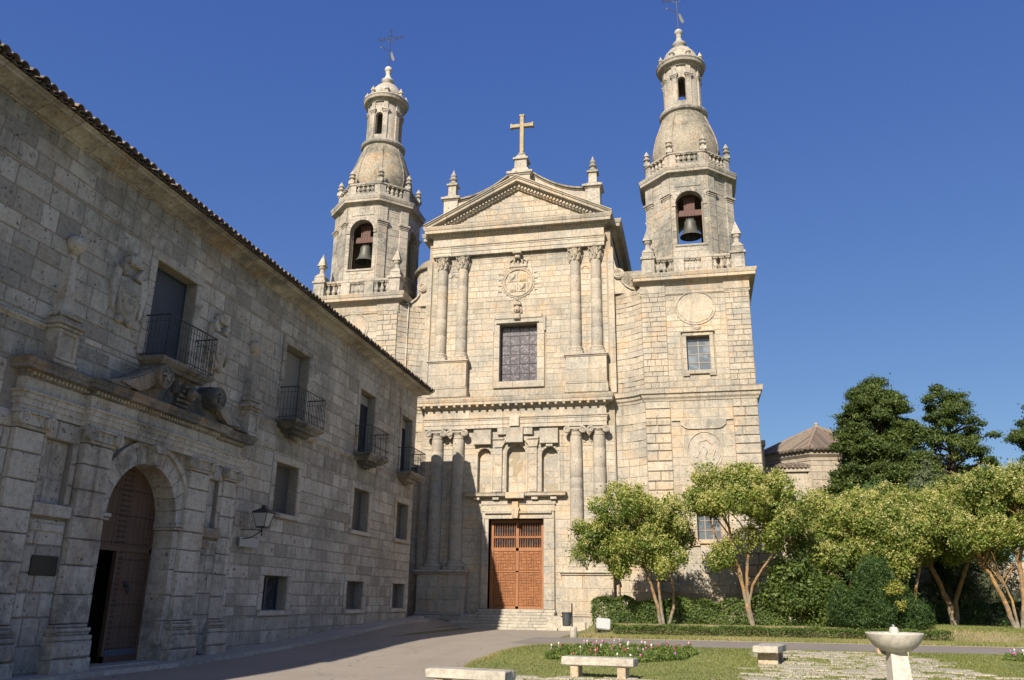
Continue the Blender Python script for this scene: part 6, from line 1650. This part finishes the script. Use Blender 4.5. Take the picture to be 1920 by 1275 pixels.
bushy('tree', 'dark evergreen tree standing behind the chapel side of the grove', 'tree', [((9.6, 52, 5.6), (2.6, 2.0, 2.4), 1.), ((12.6, 53, 5.6), (2.4, 2.0, 2.2), .8)], 'leaf_bush', 37, 34, .8, 200, .12)

rs = np.random.RandomState(90); fcl = [((rs.uniform(14, 95), rs.uniform(88, 104), rs.uniform(1.5, 6.5)), rs.uniform(1.1, 2.0)) for _ in range(260)]
fP, fN, fC = clump_points(fcl, 26, rs, .4)
tag(leaf_mesh('far_woodland', 'leaf_bush', fP, fN, .26*(.6+.8*rs.rand(len(fP))), .15+.5*rs.rand(len(fP))+.3*(rs.rand(len(fcl))[fC]-.3), None, .5, 90), 'distant low wood beyond the garden wall', 'woodland', kind='stuff')
# hedges
def hedge(name, label, x0, x1, yf, th, zt, mat, seed, per, size, bumpy=.12, cat='hedge'):
    rs = np.random.RandomState(seed); root = empty(name, ((x0+x1)/2, yf, H((x0+x1)/2, yf)), label, cat)
    m = MB(); n = int((x1-x0)/.5)
    for i in range(n):
        a, b = x0+(x1-x0)*i/n, x0+(x1-x0)*(i+1)/n
        if i % 3 == 0: m.tube([(a, yf+th/2, H(a, yf)-.1), (a+.1, yf+th/2, zt-.25)], [.03, .015], 5)
    build(m, 'stems', 'bark_dark', root)
    A = per*(x1-x0)*((zt-.6)+th); N = int(A)
    u = rs.rand(N); f = rs.rand(N)
    x = x0+(x1-x0)*u; w = .5*(np.sin(x*2.1+seed)+np.sin(x*5.3+1.7*seed))*bumpy
    hz = np.array([H(float(a), yf) for a in x[::50]]).repeat(50)[:N] if N > 50 else np.full(N, H(x0, yf))
    front = f < (zt-.6)/((zt-.6)+th)
    z = np.where(front, hz+(zt+w-hz)*rs.rand(N), zt+w-.12*rs.rand(N)**2)
    y = np.where(front, yf+.22*rs.rand(N)**1.5+.1*np.sin(x*3+z*4), yf+th*rs.rand(N))
    P_ = np.stack([x, y, z], 1)+rs.normal(size=(N, 3))*.03
    N_ = np.where(front[:, None], np.array([0, -1, .3]), np.array([0, -.2, 1.]))+rs.normal(size=(N, 3))*.7
    cl = np.sin(x*3.3+seed)*np.sin(z*5+x)*.18
    leaf_mesh('foliage', mat, P_, N_, size*(.6+.8*rs.rand(N)), .18+.55*rs.rand(N)+cl, root, .5, seed)
hedge('hedge', 'waist-high leafy green hedge in front of the church wall under the trees', -4.95, 6.2, 40.2, 1.0, 1.85, 'leaf_hedge', 41, 620, .065, .16)
hedge('border_hedge', 'ankle-high clipped dark green border along the grass verge', -3.75, 9.6, 36.75, 1.1, .77, 'leaf_hedge', 42, 900, .04, .04)
hedge('hedge', 'dark shaded hedge behind the tree trunks at right', 9.5, 24, 47.5, 1.0, 1.9, 'leaf_bush', 43, 500, .07, .1)

# ------------------------------------------------------------------ grass blades and flowers
def blades(name, label, n, fx, seed, h=(.03, .08), tones=(.1, .9), w=.008):
    rs = np.random.RandomState(seed); pts = fx(rs, n); n = len(pts)
    z = np.array([H(float(a), float(b)) for a, b in pts])+.008
    ang = rs.rand(n)*2*PI; hh = h[0]+(h[1]-h[0])*rs.rand(n)
    b = np.stack([pts[:, 0], pts[:, 1], z], 1); d = np.stack([np.cos(ang), np.sin(ang), np.zeros(n)], 1)*w*(1+pts[:, 1:2]*.02)
    tip = b+np.stack([rs.normal(size=n)*.02, rs.normal(size=n)*.02, hh], 1)
    v = np.stack([b-d, b+d, tip], 1).reshape(-1)
    me = bpy.data.meshes.new(name); me.vertices.add(3*n); me.vertices.foreach_set('co', v.astype(np.float32))
    me.loops.add(3*n); me.loops.foreach_set('vertex_index', np.arange(3*n, dtype=np.int32)); me.polygons.add(n); me.polygons.foreach_set('loop_start', np.arange(0, 3*n, 3, dtype=np.int32))
    try: me.polygons.foreach_set('loop_total', np.full(n, 3, dtype=np.int32))
    except Exception: pass
    patch = .5+.5*np.sin(pts[:, 0]*1.1+seed)*np.sin(pts[:, 1]*.9+1)
    at = me.attributes.new('tone', 'FLOAT', 'FACE'); at.data.foreach_set('value', np.clip(tones[0]+(tones[1]-tones[0])*(rs.rand(n)*.6+patch*.4), 0, 1).astype(np.float32))
    me.update(calc_edges=True); me.validate()
    o = link(name, me, 'leaf_grass'); tag(o, label, 'grass', kind='stuff'); return o
def f_lawn(rs, n):
    y = 16+13.6*rs.rand(n)**.9; x0 = np.array([edge(float(a)) for a in y]); x = x0+.03+(14-x0)*rs.rand(n)
    inp = (y > 20.6) & (x > 1.1+.10*(y-20.6)) & (x < 7.4-.20*(y-20.6)) & (rs.rand(n) < .9)
    return np.stack([x, y], 1)[~inp]
blades('lawn_grass', 'short green lawn grass between the plaza and the path', 110000, f_lawn, 61, (.02, .055), (.05, .62))
def f_pave(rs, n): return np.stack([.8+7*rs.rand(n), 19.5+9.8*rs.rand(n)], 1)
blades('paving_grass', 'tufts of grass growing between the paving stones', 16000, f_pave, 65, (.03, .06), (.1, .8), .01)
def f_edge(rs, n):
    y = 17+12.6*rs.rand(n); x0 = np.array([edge(float(a)) for a in y]); return np.stack([x0+rs.normal(size=n)*.05, y], 1)
blades('edge_grass', 'tufted grass along the lawn edge beside the plaza', 9000, f_edge, 62, (.03, .09), (.3, 1.))
def f_verge(rs, n): return np.stack([-4.9+20*rs.rand(n), PF+.15+(2.1+(rs.rand(n) < .2)*2)*rs.rand(n)], 1)
blades('verge_grass', 'dry yellowing grass on the verge beyond the path', 60000, f_verge, 63, (.04, .14), (.35, 1.), .012)
def f_back(rs, n): return np.stack([7+14*rs.rand(n), 38.5+9*rs.rand(n)], 1)
blades('garden_grass_blades', 'green grass under the trees on the right', 30000, f_back, 64, (.04, .1), (.2, .7), .014)
def flowerbed(label, poly, n_leaf, n_fl, seed):
    rs = np.random.RandomState(seed); xs = [p[0] for p in poly]; ys = [p[1] for p in poly]
    def inside(x, y):
        c = False
        for i in range(len(poly)):
            (x1, y1), (x2, y2) = poly[i], poly[i-1]
            if (y1 > y) != (y2 > y) and x < (x2-x1)*(y-y1)/(y2-y1)+x1: c = not c
        return c
    def samp(n):
        o = []
        while len(o) < n:
            x, y = rs.uniform(min(xs), max(xs)), rs.uniform(min(ys), max(ys))
            if inside(x, y): o.append((x, y))
        return np.array(o)
    root = empty('flower_bed', (float(np.mean(xs)), float(np.mean(ys)), H(float(np.mean(xs)), float(np.mean(ys)))), label, 'flower bed')
    p = samp(n_leaf); hz = np.array([H(float(a), float(b)) for a, b in p]); hump = .10+.14*(.5+.5*np.sin(p[:, 0]*4)*np.sin(p[:, 1]*3.1))
    hump *= .35+.75*(.5+.5*np.sin(p[:, 0]*9+seed)*np.sin(p[:, 1]*6.3)); P_ = np.stack([p[:, 0], p[:, 1], hz+hump*rs.rand(n_leaf)], 1)
    o = leaf_mesh('foliage', 'leaf_hedge', P_, rs.normal(size=(n_leaf, 3))+np.array([0, -.4, .8]), .03+.03*rs.rand(n_leaf), .35+.6*rs.rand(n_leaf), root, .4, seed); o['kind'] = 'stuff'
    p = samp(n_fl)
    for i, (x, y) in enumerate(p):
        m = MB(); z = H(x, y)+.10+.16*(.5+.5*math.sin(x*4)*math.sin(y*3.1))+rs.uniform(0, .05); r_ = .022+.016*rs.rand(); t = [.08, .3, .45, .7, .95, .98, .05, .75][(i*7+int(x*3)) % 8]
        for k in range(5):
            a = 2*PI*k/5+rs.rand(); m.add([(x, y, z), (x+r_*math.cos(a-.5), y+r_*math.sin(a-.5), z+.012), (x+r_*1.25*math.cos(a), y+r_*1.25*math.sin(a), z+.02), (x+r_*math.cos(a+.5), y+r_*math.sin(a+.5), z+.012)], [(0, 1, 2, 3)], t)
        m.tube([(x, y, z-.12), (x, y, z)], .004, 4, t)
        m.lathe((x, y), [(r_*.9, z-.005), (r_*.55, z+.035), (.004, z+.045)], 6, tone=t)
        build(m, 'flower', 'flower', root)
flowerbed('long flower bed of pink, purple and white blooms behind the stone bench', [(-4.4, 24.6), (-4.6, 26.0), (-4.4, 27.8), (-3.2, 28.8), (-.6, 28.6), (-.1, 27.2), (-.5, 25.2), (-1.6, 24.3), (-3.2, 24.0)], 30000, 52, 71)
flowerbed('small flower bed of purple blooms at the right edge', [(8.4, 27.6), (9.0, 29.2), (13, 29.0), (13, 26.6), (9.6, 26.4)], 9000, 34, 72)

# fallen leaves along the kerb and lawn edge
rs = np.random.RandomState(99); n = 900
yy = 16+26*rs.rand(n); sel = rs.rand(n)
xx = np.where(sel < .4, -12.85+np.abs(rs.normal(size=n))*.18, np.where(sel < .8, np.array([edge(float(a)) for a in yy])-np.abs(rs.normal(size=n))*.25, -12.5+7*rs.rand(n)))
zz = np.array([H(float(a), float(b)) for a, b in zip(xx, yy)])+.014
tag(leaf_mesh('fallen_leaves', 'leaf_grass', np.stack([xx, yy, zz], 1), rs.normal(size=(n, 3))*.25+np.array([0, 0, 1.]), .018+.022*rs.rand(n), .75+.25*rs.rand(n), None, .5, 99), 'dry fallen leaves scattered along the kerb and lawn edge', 'leaves', kind='stuff')
# crazy paving in the grass
PV = Stones(); R = random.Random(8)
pv = MB(); pv.add([(0, 19.0, -.02), (.1, 19.0, -.02), (.1, 19.1, -.02)], [(0, 1, 2)], .5)
base = bpy.data.objects.new('stone_paving', pv.mesh('stone_paving')); COL.objects.link(base); base.data.materials.append(MAT['pave']); tag(base, kind='structure')
cells = []
def in_pave(x, y):
    if y < 20.6+.2*math.sin(x*2): return x > edge(y)+.6
    if 20.6 <= y < 29.2:
        l = 1.0+.10*(y-20.6)+.35*math.sin(y*1.3); r_ = 7.6-.20*(y-20.6)+.3*math.sin(y*1.7)
        return l < x < r_
    return False
y = 17.2
while y < 29.3:
    dy = R.uniform(.24, .42); x = -4.5+R.uniform(0, .3)
    while x < 12:
        dx = R.uniform(.3, .85)
        keep = .7 if y < 20.6 else .72
        if in_pave(x+dx/2, y+dy/2) and R.random() < keep:
            g = .028; pts = [(x+g, y+g), (x+dx*.5, y+g), (x+dx-g, y+g), (x+dx-g, y+dy*.5), (x+dx-g, y+dy-g), (x+dx*.5, y+dy-g), (x+g, y+dy-g), (x+g, y+dy*.5)]
            pts = [(a+R.uniform(-.05, .05), b+R.uniform(-.045, .045)) for a, b in pts]
            zc = R.uniform(.022, .045); cells.append((y, pts, zc, R.random()))
        x += dx
    y += dy
cells.sort(key=lambda q: q[0])
def paver(m, pts, zc, t):
    cx_, cy_ = sum(p[0] for p in pts)/8, sum(p[1] for p in pts)/8
    rings = [[(cx_+(a-cx_)*k, cy_+(b-cy_)*k, H(a, b)+z) for a, b in pts] for k, z in ((1., -.02), (1., zc-.008), (.95, zc))]
    m.loft(rings, t)
vis_cells = [c for c in cells if c[0] > 18.6]
for c in vis_cells[:290]:
    m = MB(); paver(m, *c[1:]); build(m, 'paving_stone', 'pave', base)
m = MB()
for c in [c for c in cells if c[0] <= 18.6]+vis_cells[290:]: paver(m, *c[1:])
build(m, 'paving_stones_far', 'pave', base, kind='stuff')
